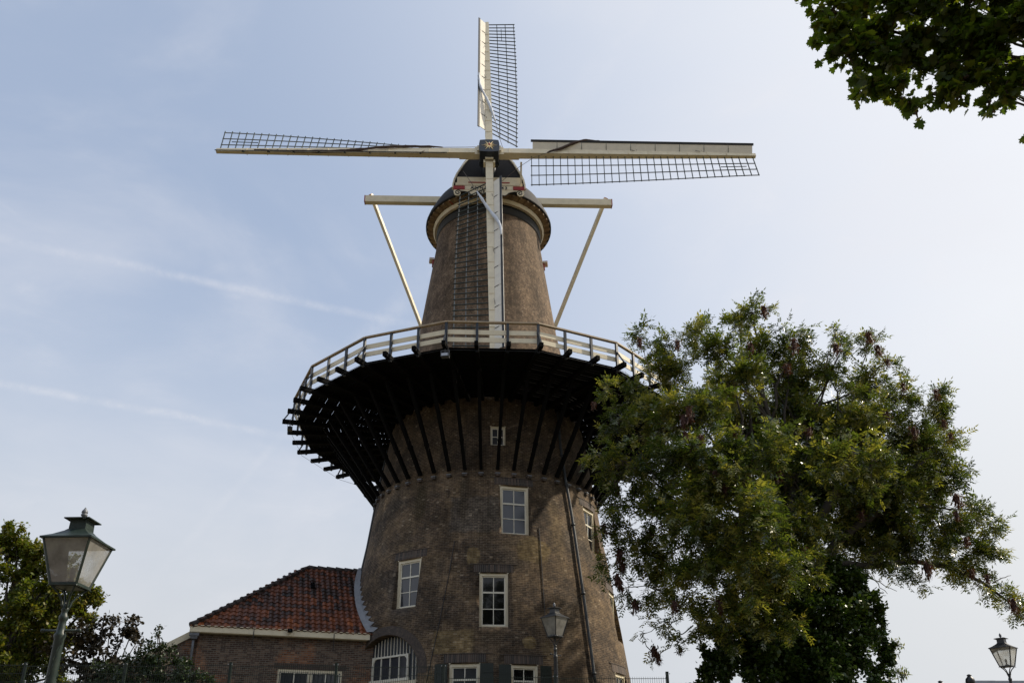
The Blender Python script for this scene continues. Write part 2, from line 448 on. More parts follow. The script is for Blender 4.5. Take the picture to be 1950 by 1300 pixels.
    h = t.math('MULTIPLY_ADD', ns, .5, t.math('SUBTRACT', 1, b.outputs['Fac']))
    t.bump(h, .7, .02)
    col = t.mix(1.0, col, (.90, .815, .72), 'MULTIPLY')
    return t.done(col, .88, 0, .25)
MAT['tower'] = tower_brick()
def lintel_mat():
    t = NT('soldier_brick'); o = t.sep(t.tc.outputs['Object'])
    ang = t.math('ARCTAN2', o[0], t.math('MULTIPLY', o[1], -1))
    uv = t.comb(t.math('MULTIPLY', ang, 5.8), o[2], 0)
    wn = t.N.new('ShaderNodeTexWhiteNoise'); wn.noise_dimensions = '1D'
    cu = t.math('FLOOR', t.math('DIVIDE', t.math('MULTIPLY', ang, 5.8), .075)); t.L.new(cu, wn.inputs['W'])
    col = t.ramp(wn.outputs['Value'], [(.1, (.032, .026, .024)), (.6, (.070, .048, .038)), (.95, (.13, .09, .07))])
    b = brick_nodes(t, uv, (1, 1, 1), (1, 1, 1), (0, 0, 0), .075, .5, .012)
    col = t.mix(b.outputs['Fac'], col, (.10, .09, .075)); t.bump(t.math('SUBTRACT', 1, b.outputs['Fac']), .6, .01)
    return t.done(col, .85)
MAT['lintel'] = lintel_mat()

mill = empty('windmill', (0, 0, 0))
tag(mill, 'tall brick tower mill with cream sails and black gallery behind the lamps', 'windmill')

# ---------------- tower body with real window openings
def tower_mesh(cutters):
    mb = MB(); zs = [PROF[0][0]] + [z for z, _ in PROF[1:]]
    prof = [(rad(z), z) for z in sorted(set([p[0] for p in PROF] + [i*.8 for i in range(1, 37)]))]
    mb.lathe(prof, 144, 0, True, caps=True)
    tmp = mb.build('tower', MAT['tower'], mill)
    cb = MB()
    for c in cutters: c(cb)
    cut = cb.build('cutter_tmp', MAT['tower'])
    md = tmp.modifiers.new('b', 'BOOLEAN'); md.operation = 'DIFFERENCE'; md.object = cut; md.solver = 'EXACT'
    dg = bpy.context.evaluated_depsgraph_get(); dg.update()
    me = bpy.data.meshes.new_from_object(tmp.evaluated_get(dg))
    tmp.modifiers.clear(); old = tmp.data; tmp.data = me; me.name = 'tower'; bpy.data.meshes.remove(old)
    bpy.data.objects.remove(cut)
    return tmp
cutters = []
def frame_M(a, z, r):
    """local x = to the viewer's right along the wall, y = inwards, z up, origin at radius r"""
    c, s = math.cos(a), math.sin(a)
    xa = Vector((-s, c, 0)); ya = Vector((-c, -s, 0)); za = Vector((0, 0, 1))
    M = Matrix((xa, ya, za)).transposed().to_4x4(); M.translation = Vector((c*r, s*r, z)); return M
def bar(mb, M, x0, x1, z0, z1, y0, y1, mi=0):
    vs = [M @ Vector((x, y, z)) for z in (z0, z1) for x, y in ((x0, y0), (x1, y0), (x1, y1), (x0, y1))]
    mb.add(vs, [(3, 2, 1, 0), (4, 5, 6, 7), (0, 1, 5, 4), (1, 2, 6, 5), (2, 3, 7, 6), (3, 0, 4, 7)], mi)
def add_window(a, z0, z1, w, cols=2, rows=(.333, .667), heavy=None, glass='glass', shutters=False, lintel=True, label=None, fw=.10, setback=.03):
    rt = rad(z1)
    # a flat opening sits a little behind the curve of the wall
    rpl = rt*math.cos(math.asin(min(.9, w/2/rt))) - setback
    M = frame_M(a, z0, rpl); H = z1-z0
    def cut(cb):
        bar(cb, M, -w/2, w/2, 0, H, -2.0, .30)
    cutters.append(cut)
    def make():
        mb = MB(); e = .004; x0, x1 = -w/2+e, w/2-e; d0, d1 = -.01, .12
        bar(mb, M, x0, x0+fw, 0.004, H-.004, d0, d1); bar(mb, M, x1-fw, x1, .004, H-.004, d0, d1)
        bar(mb, M, x0+fw, x1-fw, H-fw-.004, H-.004, d0, d1); bar(mb, M, x0+fw, x1-fw, .004, fw*1.15, d0, d1)
        bar(mb, M, x0-.03, x1+.03, -.045, .004, d0-.05, .1)
        bar(mb, M, x0-.02, x1+.02, H-.004, H+.03, d0-.02, .08)
        o = mb.build('window', MAT['cream'], mill)
        if label: o['label'] = label
        s = MB(); b = .032; y0, y1 = .035, .085
        ix0, ix1 = x0+fw, x1-fw; iz0, iz1 = fw*1.15, H-fw-.004
        s_w = .045
        bar(s, M, ix0, ix0+s_w, iz0, iz1, y0, y1); bar(s, M, ix1-s_w, ix1, iz0, iz1, y0, y1)
        bar(s, M, ix0+s_w, ix1-s_w, iz1-s_w, iz1, y0, y1); bar(s, M, ix0+s_w, ix1-s_w, iz0, iz0+s_w, y0, y1)
        for c in range(1, cols):
            x = ix0+(ix1-ix0)*c/cols; bar(s, M, x-b/2, x+b/2, iz0+s_w, iz1-s_w, y0+.003, y1-.003)
        for q in rows:
            z = iz0+(iz1-iz0)*q; bb = .065 if q == heavy else b
            bar(s, M, ix0+s_w, ix1-s_w, z-bb/2, z+bb/2, y0-(.012 if q == heavy else -.006), y1-.006)
        s.build('sash', MAT['white'], o)
        g = MB(); g.add([M @ Vector((x, .062, z)) for x, z in ((ix0+.01, iz0+.01), (ix1-.01, iz0+.01), (ix1-.01, iz1-.01), (ix0+.01, iz1-.01))], [(0, 1, 2, 3)])
        g.build('pane', MAT[glass], o)
        if lintel:
            l = MB(); da = (w/2+.22)/rad(z1)
            surf_patch(l, a-da, a+da, z1+.05, z1+.36, .012, 8, 2)
            l.build('lintel', MAT['lintel'], mill)
            l = MB(); surf_patch(l, a-da*1.2, a+da*1.2, z1+.362, z1+.39, .03, 8, 1); l.build('drip_ledge', MAT['arch'], mill)
        if shutters:
            for sgn in (-1, 1):
                sh = MB(); sw = w*.42
                xa_ = sgn*(w/2+.03); xb_ = xa_+sgn*sw
                xl, xr = min(xa_, xb_), max(xa_, xb_)
                # follows the wall: open leaf lying back on the brick
                th = sgn*.16
                Ms = M @ Matrix.Translation((xa_, -.26, 0)) @ Matrix.Rotation(th, 4, 'Z') @ Matrix.Translation((-xa_, 0, 0))
                bar(sh, Ms, xl, xr, -.02, H-.02, -.03, .0)
                for q in range(5):
                    xx = xl+(xr-xl)*(q+.5)/5; bar(sh, Ms, xx-sw*.075, xx+sw*.075, .04, H-.08, -.042, -.03)
                for zz in (.25, H-.35): bar(sh, Ms, xl, xr, zz, zz+.06, -.055, -.042)
                sh.build('shutter', MAT['shutter'], mill)
    return make
def win_px(x0, x1, y0, y1, **k):
    """opening between photo pixel columns x0..x1 and rows y0 (top)..y1"""
    xc = (x0+x1)/2; a, zt = on_tower(xc, y0); a2, zb = on_tower(xc, y1)
    am = (a+a2)/2; p = P_t(am, zt)
    face = abs(math.cos(am+PI/2 - 0)); w = k.pop('w', None) or (x1-x0)/ppm(p)/max(.25, face)
    # on_tower gives the brick; the frame plane hangs from the top, so the foot appears a little lower
    rpl = rad(zt)-.03; dpt = D + rpl*math.sin(am)
    d = px_dir(xc, y1); zb = 1.6 + dpt*d.z/d.y
    return add_window(am, zb, zt, w, **k)
WIN = [
 win_px(954, 1009, 926, 1021, heavy=.667, glass='glass_pale', label='six-pane sash window below the gallery'),
 win_px(913, 968, 1091, 1196, heavy=.667, label='six-pane sash window in the middle of the wall'),
 win_px(752, 795, 1066, 1160, heavy=.667, w=1.17, glass='glass_pale', label='six-pane sash window turned to the left above the arch'),
 win_px(934, 963, 812, 850, rows=(.5,), lintel=False, fw=.055, glass='black', label='small four-pane window under the gallery'),
 win_px(853, 912, 1263, 1375, heavy=.75, rows=(.4, .75), glass='glass_pale', shutters=True),
 win_px(975, 1028, 1266, 1378, heavy=.75, rows=(.4, .75), shutters=True),
]
def win_polar(a, z0, z1, w, **k): return add_window(a, z0, z1, w, **k)
aR, zR = on_tower(1122, 975)
WIN.append(win_polar(aR, zR-1.9, zR+.1, 1.15, heavy=.667, label='six-pane window far round to the right'))
aR2, zR2 = on_tower(1162, 1150)
WIN.append(win_polar(aR2+.12, 7.5, 9.6, 1.15, heavy=.667))
WIN.append(win_polar(on_tower(1180, 1290)[0]+.03, 4.2, 6.05, 1.1, heavy=.667, rows=(.4, .75), shutters=False))
# door at the gallery with arched white head
aD, zD = on_tower(1036, 650)
def arch_outline(w, h, n=14):
    r = w/2; pts = [(-r, 0), (r, 0)]
    for i in range(n+1):
        t = PI*i/n; pts.append((r*math.cos(t), h-r+r*math.sin(t)))
    return pts
def door_gallery():
    a = aD-.02; w = 1.0; h = 2.35; r = rad(17.75+h)-.06; M = frame_M(a, 17.75, r)
    def cut(cb): cb.prism(arch_outline(w, h), M @ Matrix.Translation((0, -1.5, 0)), 1.8)
    cutters.append(cut)
    def make():
        mb = MB(); mb.prism(arch_outline(w-.01, h-.01), M @ Matrix.Translation((0, .05, .004)), .06)
        o = mb.build('gallery_door', MAT['white'], mill)
        g = MB()
        for q in (-.2, .2): bar(g, M, q-.15, q+.15, 1.1, 1.6, .03, .05)
        g.build('pane', MAT['glass_pale'], o)
        l = MB(); n = 16; prev = None; vs = []
        for i in range(n+1):
            t = PI*i/n
            for rr in (w/2+.03, w/2+.18):
                xx = rr*math.cos(t); zz = 17.75+h-w/2+rr*math.sin(t)
                vs.append(P_t(a+xx/rad(zz), zz, .015))
        l.add(vs, [(2*i, 2*i+2, 2*i+3, 2*i+1) for i in range(n)]); l.build('door_arch', MAT['lintel'], o)
    return make
WIN.append(door_gallery())
# small side windows of the cap floor, seen in profile with red and white hoods
def side_hatch(px, py, sgn):
    a, z = on_tower(px-sgn*6, py)
    a = -PI/2 + sgn*R(82)
    def make():
        mb = MB(); r = rad(z); M = frame_M(a, z, r)
        bar(mb, M, -.22, .22, .10, .17, -.22, .02, 0); bar(mb, M, -.22, .22, .172, .20, -.23, .02, 1)
        bar(mb, M, -.18, .18, -.15, .098, -.07, .02, 2)
        mb.build('side_hatch', [MAT['white'], MAT['red'], MAT['red']], mill)
    return make
WIN.append(side_hatch(823, 490, -1)); WIN.append(side_hatch(1034, 490, 1))

# big arched doorway with fan bars
def arch_door():
    ac, zt = on_tower(756, 1204); a = -PI/2-R(39.5)
    z0 = 5.55; w = 3.45; h = zt-z0-.05
    hh = h+2.4; zb = z0-2.4
    rx = w/2
    def outline(s=0, zb_=0):
        pts = [(-rx+s, zb_), (rx-s, zb_)]; n = 22; spring = hh-1.55
        for i in range(n+1):
            t = PI*i/n; pts.append(((rx-s)*math.cos(t), spring+(1.55-s)*math.sin(t)))
        return pts
    def zt_at(x, s=0):
        spring = hh-1.55; q = 1-(x/(rx-s))**2
        return spring+(1.55-s)*math.sqrt(max(0, q))
    rpl = rad(zt)*math.cos(math.asin(.9*rx/rad(zt))) + .08
    M = frame_M(a, zb, rpl)
    def cut(cb): cb.prism(outline(), M @ Matrix.Translation((0, -2.2, 0)), 2.5)
    cutters.append(cut)
    def make():
        mb = MB(); mb.prism(outline(.004, .004), M @ Matrix.Translation((0, .20, 0)), .06)
        o = mb.build('arched_doorway', MAT['blue_black'], mill)
        o['label'] = 'arched black doorway with white bars and a small window'
        s = MB(); sp = .172; n = int(rx/sp)
        sill = 2.42
        wx0, wx1, wz0, wz1 = -.95, 1.0, sill+.14, sill+1.02
        for i in range(-n, n+1):
            x = i*sp
            top = zt_at(x, .03)
            if top < sill+.1: continue
            if wx0-.05 < x < wx1+.05: z_0 = wz1+.0
            else: z_0 = sill
            bar(s, M, x-.011, x+.011, z_0, top, .165, .20)
        s.build('white_bar', MAT['white'], o)
        f = MB()
        bar(f, M, wx0, wx0+.07, wz0, wz1, .12, .19); bar(f, M, wx1-.07, wx1, wz0, wz1, .12, .19)
        bar(f, M, wx0+.07, wx1-.07, wz1-.07, wz1, .12, .19); bar(f, M, wx0-.1, wx1+.04, wz0-.1, wz0, .10, .19)
        for q in (.25, .5, .75):
            x = wx0+(wx1-wx0)*q; bar(f, M, x-.016, x+.016, wz0, wz1-.07, .13, .185)
        # rounded upper corners
        for sx, xc in ((1, wx0+.07), (-1, wx1-.07)):
            pts = [(xc, wz1-.07), (xc, wz1-.27)] + [(xc+sx*(.2-.2*math.cos(t)), wz1-.27+.2*math.sin(t)) for t in (R(22), R(45), R(68), R(90))]
            if sx > 0: pts = pts
            else: pts = list(reversed(pts))
            f.prism(pts, M @ Matrix.Translation((0, .13, 0)), .05)
        f.build('window_frame', MAT['white'], o)
        g = MB(); bar(g, M, wx0+.05, wx1-.05, wz0, wz1-.05, .17, .196); g.build('pane', MAT['glass_pale'], o)
        b = MB(); bar(b, M, -rx-.05, rx+.02, sill-.14, sill, -.02, .2); b.build('door_lintel', MAT['cream'], o)
        # ring of brick on edge around the arch, lying on the wall
        l = MB(); vs = []; n = 28; spring = hh-1.55+zb
        for i in range(n+1):
            t = PI*i/n
            for rr in (.02, .36):
                xx = (rx+rr)*math.cos(t); zz = spring+(1.55+rr)*math.sin(t)
                # project the flat arch edge radially on to the wall
                ang = a + math.asin(max(-.95, min(.95, xx/rad(zz))))
                vs.append(P_t(ang, zz, .014))
        l.add(vs, [(2*i, 2*i+1, 2*i+3, 2*i+2) for i in range(n)])
        l.build('arch_brick', MAT['arch'], o)
    return make
def arch_mat():
    t = NT('arch_brick'); v = t.tc.outputs['Object']
    n = t.noise(v, 9, 3, .7); c = t.ramp(n, [(.3, (.04, .034, .03)), (.55, (.075, .057, .045)), (.75, (.14, .11, .085))])
    t.bump(n, .6, .02); return t.done(c, .88)
MAT['arch'] = arch_mat()
WIN.append(arch_door())
tower = tower_mesh(cutters)
for mk in WIN: mk()

# ---------------- pipes, cables and small fittings on the wall
def wall_line(pts, rad_, off, n=10):
    out = []
    for (x0, y0), (x1, y1) in zip(pts, pts[1:]):
        for i in range(n):
            a, z = on_tower(x0+(x1-x0)*i/n, y0+(y1-y0)*i/n); out.append(P_t(a, z, off))
    a, z = on_tower(*pts[-1]); out.append(P_t(a, z, off)); return out
mb = MB(); pl = wall_line([(1059, 785), (1064, 850), (1073, 910), (1086, 985), (1107, 1130), (1130, 1299)], .07, .1)
mb.tube(pl, .062, 10)
for i in range(4, len(pl), 9): mb.tube([pl[i]-Vector((0, 0, .05)), pl[i]+Vector((0, 0, .05))], .085, 10)
dp = mb.build('drainpipe', MAT['pipe'], mill); dp['label'] = 'long dark drainpipe running down the sunny side'
mb = MB(); aL = -PI/2-R(84)
mb.tube([P_t(aL, z, .045) for z in (16.8, 16, 15, 14.2, 13, 12, 11, 10, 9, 8, 6, 3.6)], .055, 8)
o = mb.build('drainpipe', MAT['pipe'], mill); o['label'] = 'dark drainpipe on the left edge of the tower'
for pts in ([(866, 1030), (856, 1090), (838, 1180), (812, 1299)], [(1026, 1005), (1030, 1060), (1038, 1180)]):
    mb = MB(); mb.tube(wall_line(pts, .01, .02), .014, 5); mb.build('cable', MAT['black'], mill)

# ---------------- gallery
NS = 16; PHI = .0193
ZF, ZR, RR, RF = 17.69, 18.71, 9.21, 9.0
def ca(k): return -PI/2 + PHI + R(22.5)*(k-.5)       # corner angles
def rim(t, r):  # t in side units, point on the polygon with corner radius r
    k = math.floor(t); f = t-k; a = Vector((math.cos(ca(k)), math.sin(ca(k)), 0)); b = Vector((math.cos(ca(k+1)), math.sin(ca(k+1)), 0))
    return (a*(1-f)+b*f)*r
mb = MB(); r_in = 4.55
pw = .185
for k in range(NS):
    a = Vector((math.cos(ca(k)), math.sin(ca(k)), 0)); b = Vector((math.cos(ca(k+1)), math.sin(ca(k+1)), 0))
    nrm = (a+b).normalized(); tg = (b-a).normalized(); ap = RF*math.cos(R(11.25)); half = math.tan(R(11.25))
    q = ap
    while q > r_in*.985:
        gap = random.choice((.008, .012, .016, .030)); q0 = q-pw+gap
        jz = random.uniform(0, .004)
        vs = []
        for z in (ZF-.05+jz, ZF+jz):
            for rr, s in ((q0, -1), (q0, 1), (q, 1), (q, -1)): vs.append(nrm*rr + tg*s*(rr*half-.008) + Vector((0, 0, z)))
        mb.add(vs, [(3, 2, 1, 0), (4, 5, 6, 7), (0, 1, 5, 4), (1, 2, 6, 5), (2, 3, 7, 6), (3, 0, 4, 7)])
        q -= pw
mb.build('gallery_deck', MAT['tar'], mill)
rail = empty('railing', (0, 0, 0), parent=mill)
for i in range(48):
    t = i/3; p = rim(t, 1); u = p.normalized(); kk = p.length
    corner = i % 3 == 0
    # joist
    mb = MB(); w = .15
    r0 = 4.45; r1 = RF*kk+.66; z = ZF-.05-.10
    mb.beam(u*r0+Vector((0, 0, z)), u*r1+Vector((0, 0, z)), w, .19)
    mb.build('joist', MAT['tar'], mill)
    # strut with foot block
    mb = MB(); foot = u*(rad(14.1)+.07)+Vector((0, 0, 14.05)); top = u*(7.75*kk/math.cos(R(11.25))*math.cos(R(11.25)))+Vector((0, 0, ZF-.30))
    mb.beam(foot, top, .125, .16)
    mid = foot.lerp(top, .3); mb.beam(mid-(top-foot).normalized()*.04, mid+(top-foot).normalized()*.04, .16, .20)
    mb.build('strut', MAT['tar'], mill)
    mb = MB(); M = frame_M(math.atan2(u.y, u.x), 13.84, rad(13.9))
    bar(mb, M, -.10, .10, 0, .04, -.14, .1); bar(mb, M, -.09, .09, -.09, -.002, -.12, .1, 1); mb.build('foot_stone', [MAT['zinc'], MAT['lintel']], mill)
    # post
    mb = MB(); pr = u*(RR*kk); mb.beam(pr+Vector((0, 0, ZF-.30)), pr+Vector((0, 0, ZR-.04)), .10, .085, up=u)
    if corner:
        mb.beam(u*(r1-.05)+Vector((0, 0, ZF-.06)), pr+Vector((0, 0, ZF+.62)), .05, .05)
    mb.build('rail_post', MAT['blue_black'], rail)
for k in range(NS):
    a = Vector((math.cos(ca(k)), math.sin(ca(k)), 0)); b = Vector((math.cos(ca(k+1)), math.sin(ca(k+1)), 0)); nrm = (a+b).normalized()
    for zc, h in ((ZF+.61, .20), (ZF+.27, .20)):
        mb = MB(); e = .006; r = RR-.065
        p0 = a*r; p1 = b*r; d = (p1-p0).normalized()
        mb.beam(p0+d*e+Vector((0, 0, zc)), p1-d*e+Vector((0, 0, zc)), .03, h); mb.build('rail_board', MAT['cream'], rail)
    mb = MB(); p0 = a*RR; p1 = b*RR; d = (p1-p0).normalized()
    mb.beam(p0+d*.004+Vector((0, 0, ZR)), p1-d*.004+Vector((0, 0, ZR)), .13, .06); mb.build('handrail', MAT['rail_wood'], rail)
mb = MB(); mb.tube([rim(i/6, 9.42)+Vector((0, 0, ZF-.34)) for i in range(97)], .008, 4); mb.build('cable', MAT['black'], mill)
def floodlight(i, z, r, mat):
    p = rim(i/3, 1).normalized(); o = MB(); M = frame_M(math.atan2(p.y, p.x), ZF+z, r)
    bar(o, M, -.15, .15, -.26, -.12, -.10, .12); bar(o, M, -.02, .02, -.12, .14, -.02, .02)
    bar(o, M, -.17, -.15, -.22, 0, -.02, .02); bar(o, M, .15, .17, -.22, 0, -.02, .02); bar(o, M, -.17, .17, 0, .02, -.02, .02)
    f = o.build('floodlight', MAT[mat], mill)
    g = MB(); bar(g, M, -.12, .12, -.245, -.135, -.105, -.10); g.build('lens', MAT['steel'], f)
floodlight(0, -.33, 9.3, 'zinc'); floodlight(39, -.30, 9.3, 'black'); floodlight(9, -.35, 9.5, 'black')

# ---------------- cap
def soffit_mat():
    t = NT('reed_soffit'); o = t.sep(t.tc.outputs['Object'])
    a = t.math('ARCTAN2', o[1], o[0]); v = t.comb(t.math('MULTIPLY', a, 4), o[2], 0)
    n = t.noise(v, 2.2, 4, .7); c = t.ramp(n, [(.3, (.09, .06, .035)), (.5, (.24, .16, .09)), (.62, (.30, .22, .12)), (.72, (.26, .06, .03))])
    t.bump(n, .6, .05); return t.done(c, .8)
MAT['soffit'] = soffit_mat()
ZE = 30.0
def cap_outline(h, n=64):
    tb = [(0, 3.36), (.25, 3.32), (.5, 3.2), (1.0, 2.92), (1.4, 2.40), (2.0, 1.85), (2.4, 1.5), (2.8, 1.05), (3.05, .75), (3.2, .1)]
    for (h0, a0), (h1, a1) in zip(tb, tb[1:]):
        if h <= h1+1e-9: aw = a0+(a1-a0)*(h-h0)/(h1-h0); break
    bf = 3.36 - .38*h**.8*.9; bb = 3.36 - .12*h - .05*h*h
    e = 2.0
    pts = []
    for k in range(n):
        t = 2*PI*k/n; c, s = math.cos(t), math.sin(t)
        x = aw*math.copysign(abs(c)**(2/e), c); y = (bb if s > 0 else bf)*math.copysign(abs(s)**(2/e), s)
        pts.append((x, y, ZE+h))
    return pts
mb = MB(); hs = [0, .12, .25, .5, .75, 1, 1.25, 1.5, 1.75, 2, 2.2, 2.4, 2.6, 2.8, 2.95, 3.05, 3.15, 3.2]; n = 64
vs = []; 
for h in hs: vs += cap_outline(h)
fs = [(i*n+k, i*n+(k+1) % n, (i+1)*n+(k+1) % n, (i+1)*n+k) for i in range(len(hs)-1) for k in range(n)]
mb.add(vs, fs, 0, True); mb.f.append(tuple((len(hs)-1)*n+k for k in range(n))); mb.m.append(0); mb.sm.append(False)
# black eave edge
mb.lathe([(3.36, ZE), (3.40, ZE-.02), (3.40, ZE-.14), (3.30, ZE-.14)], 64)
cap = mb.build('cap', MAT['capblack'], mill); cap['label'] = 'black boat-shaped cap on top of the tower'
mb = MB(); mb.lathe([(3.31, ZE-.13), (3.02, ZE-.22)], 96); mb.lathe([(3.0, ZE-.22), (2.9, ZE-.5)], 96)
mb.build('eave_soffit', MAT['soffit'], cap)
mb = MB()
for k in range(48):
    a = 2*PI*k/48; M = frame_M(a, ZE-.20, 3.03)
    bar(mb, M, -.05, .05, -.06, .04, -.30, .05)
mb.build('eave_bracket', MAT['soffit'], cap)
mb = MB(); mb.lathe([(2.98, ZE-.20), (3.0, ZE-.30), (2.96, ZE-.34), (2.96, ZE-.40), (2.90, ZE-.46), (2.78, ZE-.46)], 96)
mb.build('curb_ring', MAT['cream'], cap)
mb = MB(); mb.lathe([(2.80, ZE-.46), (2.78, ZE-.58), (2.82, ZE-.60), (2.82, ZE-.66), (2.77, ZE-.68), (2.80, ZE-.95), (2.72, ZE-.98)], 96)
mb.build('curb_band', MAT['black'], cap)
GE_ = ZE-.33
# front gable (storm board) with painted date board
gable_pts = []
YG = -3.32
gz0 = GE_+.45
side = [(1.80, GE_+.30), (1.78, GE_+.55), (1.72, GE_+.85), (1.60, GE_+1.2), (1.42, GE_+1.55), (1.22, GE_+1.95), (1.0, GE_+2.25)]
prof = side + [(-x, z) for x, z in reversed(side)]
mb = MB(); mb.prism(list(prof), Matrix.Translation((0, YG, 0)), 2.6)
gb = mb.build('gable', MAT['capblack'], cap)
for s in (-1, 1):                                                # white edge trim
    mb = MB()
    for (xa, za), (xb, zb) in zip(side, side[1:]):
        mb.beam((s*(xa+.04), YG-.02, za), (s*(xb+.04), YG-.02, zb+.01), .16, .075, up=(s, 0, .3))
    mb.build('gable_trim', MAT['white'], gb)
mb = MB(); M = Matrix.Translation((0, YG, 0))                  # cream breast boards
bar(mb, M, -1.62, 1.62, GE_+.60, GE_+.98, -.10, -.002)
bar(mb, M, -1.70, 1.70, GE_+.44, GE_+.597, -.14, -.002)
mb.build('breast_board', MAT['cream'], gb)
mb = MB(); bar(mb, M, -1.05, 1.05, GE_+.575, GE_+.625, -.17, -.143); 
for s in (-1, 1): bar(mb, M, min(s*1.22, s*1.80), max(s*1.22, s*1.80), GE_+.10, GE_+.30, -.245, -.205)
mb.build('red_band', MAT['red'], gb)
# the 'beard': scrolled board hanging in front
def beard():
    half = [(0, -.12), (.25, -.13), (.42, -.08), (.52, -.04), (.62, -.10), (.68, -.20), (.80, -.235), (.90, -.17), (.98, -.06), (1.15, .0), (1.3, .02), (1.42, -.01)]
    # scroll end
    sc = [(1.42+.30*math.sin(t)*(1), -.16+.17*math.cos(t)) for t in [0, .5, 1, 1.5, 2, 2.6, 3.1]]
    half = half[:-1] + [(1.40, .0)] + [(1.45, -.20), (1.55, -.27), (1.68, -.24), (1.76, -.14), (1.78, .02)]
    top = [(1.80, .34), (-1.80, .34)]
    pts = [(x, z) for x, z in half] + top + [(-x, z) for x, z in reversed(half[1:])]
    return [(x, GE_+z) for x, z in pts]
mb = MB(); mb.prism(beard(), Matrix.Translation((0, YG-.2, 0)), .06); bd = mb.build('beard_board', MAT['cream'], gb)
bd['label'] = 'scrolled cream board with the painted date'
for s in (-1, 1):
    mb = MB(); pts = []
    for i in range(26):
        t = i/25*2.6*PI; r = .165*(1-i/30); pts.append((s*(1.56+r*math.cos(t)*-1), YG-.215, GE_-.09+r*math.sin(t)))
    mb.tube(pts, [.022]*26, 5)
    mb.build('scroll_line', MAT['black'], bd)
mb = MB()
for s in (-1, 1):
    pts = [(s*x, YG-.215, GE_+z-.015) for x, z in ((1.40, .0), (1.25, -.015), (1.1, -.05), (.98, -.10), (.9, -.20), (.8, -.26), (.68, -.24), (.6, -.13), (.5, -.07), (.3, -.15), (0, -.15))]
    mb.tube(pts, [.02]*len(pts), 5)
mb.build('edge_line', MAT['black'], bd)
def text_mesh(txt, size, M, mat, parent, name, ex=.006, bold=.012, space=1.15):
    cu = bpy.data.curves.new('tmp_text', 'FONT'); cu.body = txt; cu.size = size; cu.align_x = 'CENTER'; cu.extrude = ex
    cu.offset = bold; cu.space_character = space
    ob = bpy.data.objects.new('tmp_text', cu); C.objects.link(ob)
    dg = bpy.context.evaluated_depsgraph_get(); dg.update()
    me = bpy.data.meshes.new_from_object(ob.evaluated_get(dg)); bpy.data.objects.remove(ob)
    me.transform(M @ Matrix.Rotation(R(90), 4, 'X')); me.materials.clear(); me.materials.append(mat)
    return link(name, me, parent)
mb = MB(); bar(mb, Matrix.Translation((0, YG, 0)), -1.20, 1.20, GE_+.10, GE_+.335, -.222, -.203); mb.build('date_panel', MAT['cream'], bd)
text_mesh('ANNO  1743', .235, Matrix.Translation((0, YG-.232, GE_+.125)), MAT['black'], bd, 'lettering', space=1.5, bold=.006)
text_mesh('DE VALK', .205, Matrix.Translation((0, YG-.212, GE_-.085)), MAT['black'], bd, 'lettering', space=1.3, bold=.006)

# ---------------- long beam, tail braces
mb = MB(); YB = -.4; ZB = 31.55
mb.beam((-6.72, YB, ZB), (6.72, YB, ZB), .30, .40)
lb = mb.build('cross_beam', MAT['cream'], mill)
mb = MB()
for s in (-1, 1): mb.box((s*6.745, YB, ZB), (.05, .31, .41))
mb.build('red_end', MAT['red'], lb)
for s in (-1, 1):
    mb = MB(); a = Vector((s*6.50, YB+.32, ZB+.62)); b = Vector((s*1.1, 7.6, 20.2)); mb.beam(a, b, .17, .17)
    br = mb.build('tail_brace', MAT['cream'], mill)
    mb = MB(); d = (b-a).normalized(); mb.beam(a-d*.03, a-d*.002, .18, .18); mb.build('red_end', MAT['red'], br)
mb = MB(); mb.beam((0, 3.3, 29.6), (0, 8.1, 18.6), .4, .4); mb.build('tail_pole', MAT['cream'], mill)

# ---------------- windshaft, hub, sails
HUB = Vector((0, -4.30, 31.2251)); TILT = .2448; GE = .0139
SH = Matrix.Translation(HUB) @ Matrix.Rotation(-TILT, 4, 'X')      # local y runs back into the cap, z up the vertical sail
SH = SH @ Matrix.Rotation(-GE, 4, 'Y')
mb = MB()
HW = .46
curve = [(-HW, -HW), (HW, -HW)]
def hub_out(w, b):
    # square with gently hollowed sides
    pts = []
    for sx, sy, ex, ey in ((-1, -1, 1, -1), (1, -1, 1, 1), (1, 1, -1, 1), (-1, 1, -1, -1)):
        for i in range(6):
            f = i/6; x = sx+(ex-sx)*f; y = sy+(ey-sy)*f; k = math.sin(PI*f)*b
            nx, ny = ((0, sy) if sy == ey else (sx, 0)); pts.append((x*w+nx*k, y*w+ny*k))
    return pts
mb.prism(hub_out(HW, .05), SH @ Matrix.Translation((0, -.62, 0)), .95)
mb.prism(hub_out(HW+.05, .03), SH @ Matrix.Translation((0, .10, 0)), .10)
mb.tube([SH @ Vector((0, .3, 0)), SH @ Vector((0, 2.2, 0))], .33, 16)
hub = mb.build('hub', MAT['blue_black'], mill); hub['label'] = 'black iron hub with a painted golden star'
mb = MB()
for i in range(12):
    a = 2*PI*i/12; L_ = .43 if i % 2 == 0 else .31
    ca_, sa_ = math.cos(a), math.sin(a)
    v0 = SH @ Vector((-sa_*.05, -.635, ca_*.05)); v1 = SH @ Vector((sa_*.05, -.635, -ca_*.05)); tip = SH @ Vector((ca_*L_, -.630, sa_*L_)); top = SH @ Vector((ca_*.1, -.66, sa_*.1))
    mb.add([v0, v1, tip, top], [(0, 3, 2), (3, 1, 2), (0, 1, 3)])
mb.build('star', MAT['gold'], hub)
mb = MB(); mb.lathe([(.0, .05), (.05, .04), (.085, .0)], 16)
st = mb.build('star_boss', MAT['red'], hub)
st.data.transform(SH @ Matrix.Translation((0, -.63, .06)) @ Matrix.Rotation(R(90), 4, 'X'))
mb = MB()
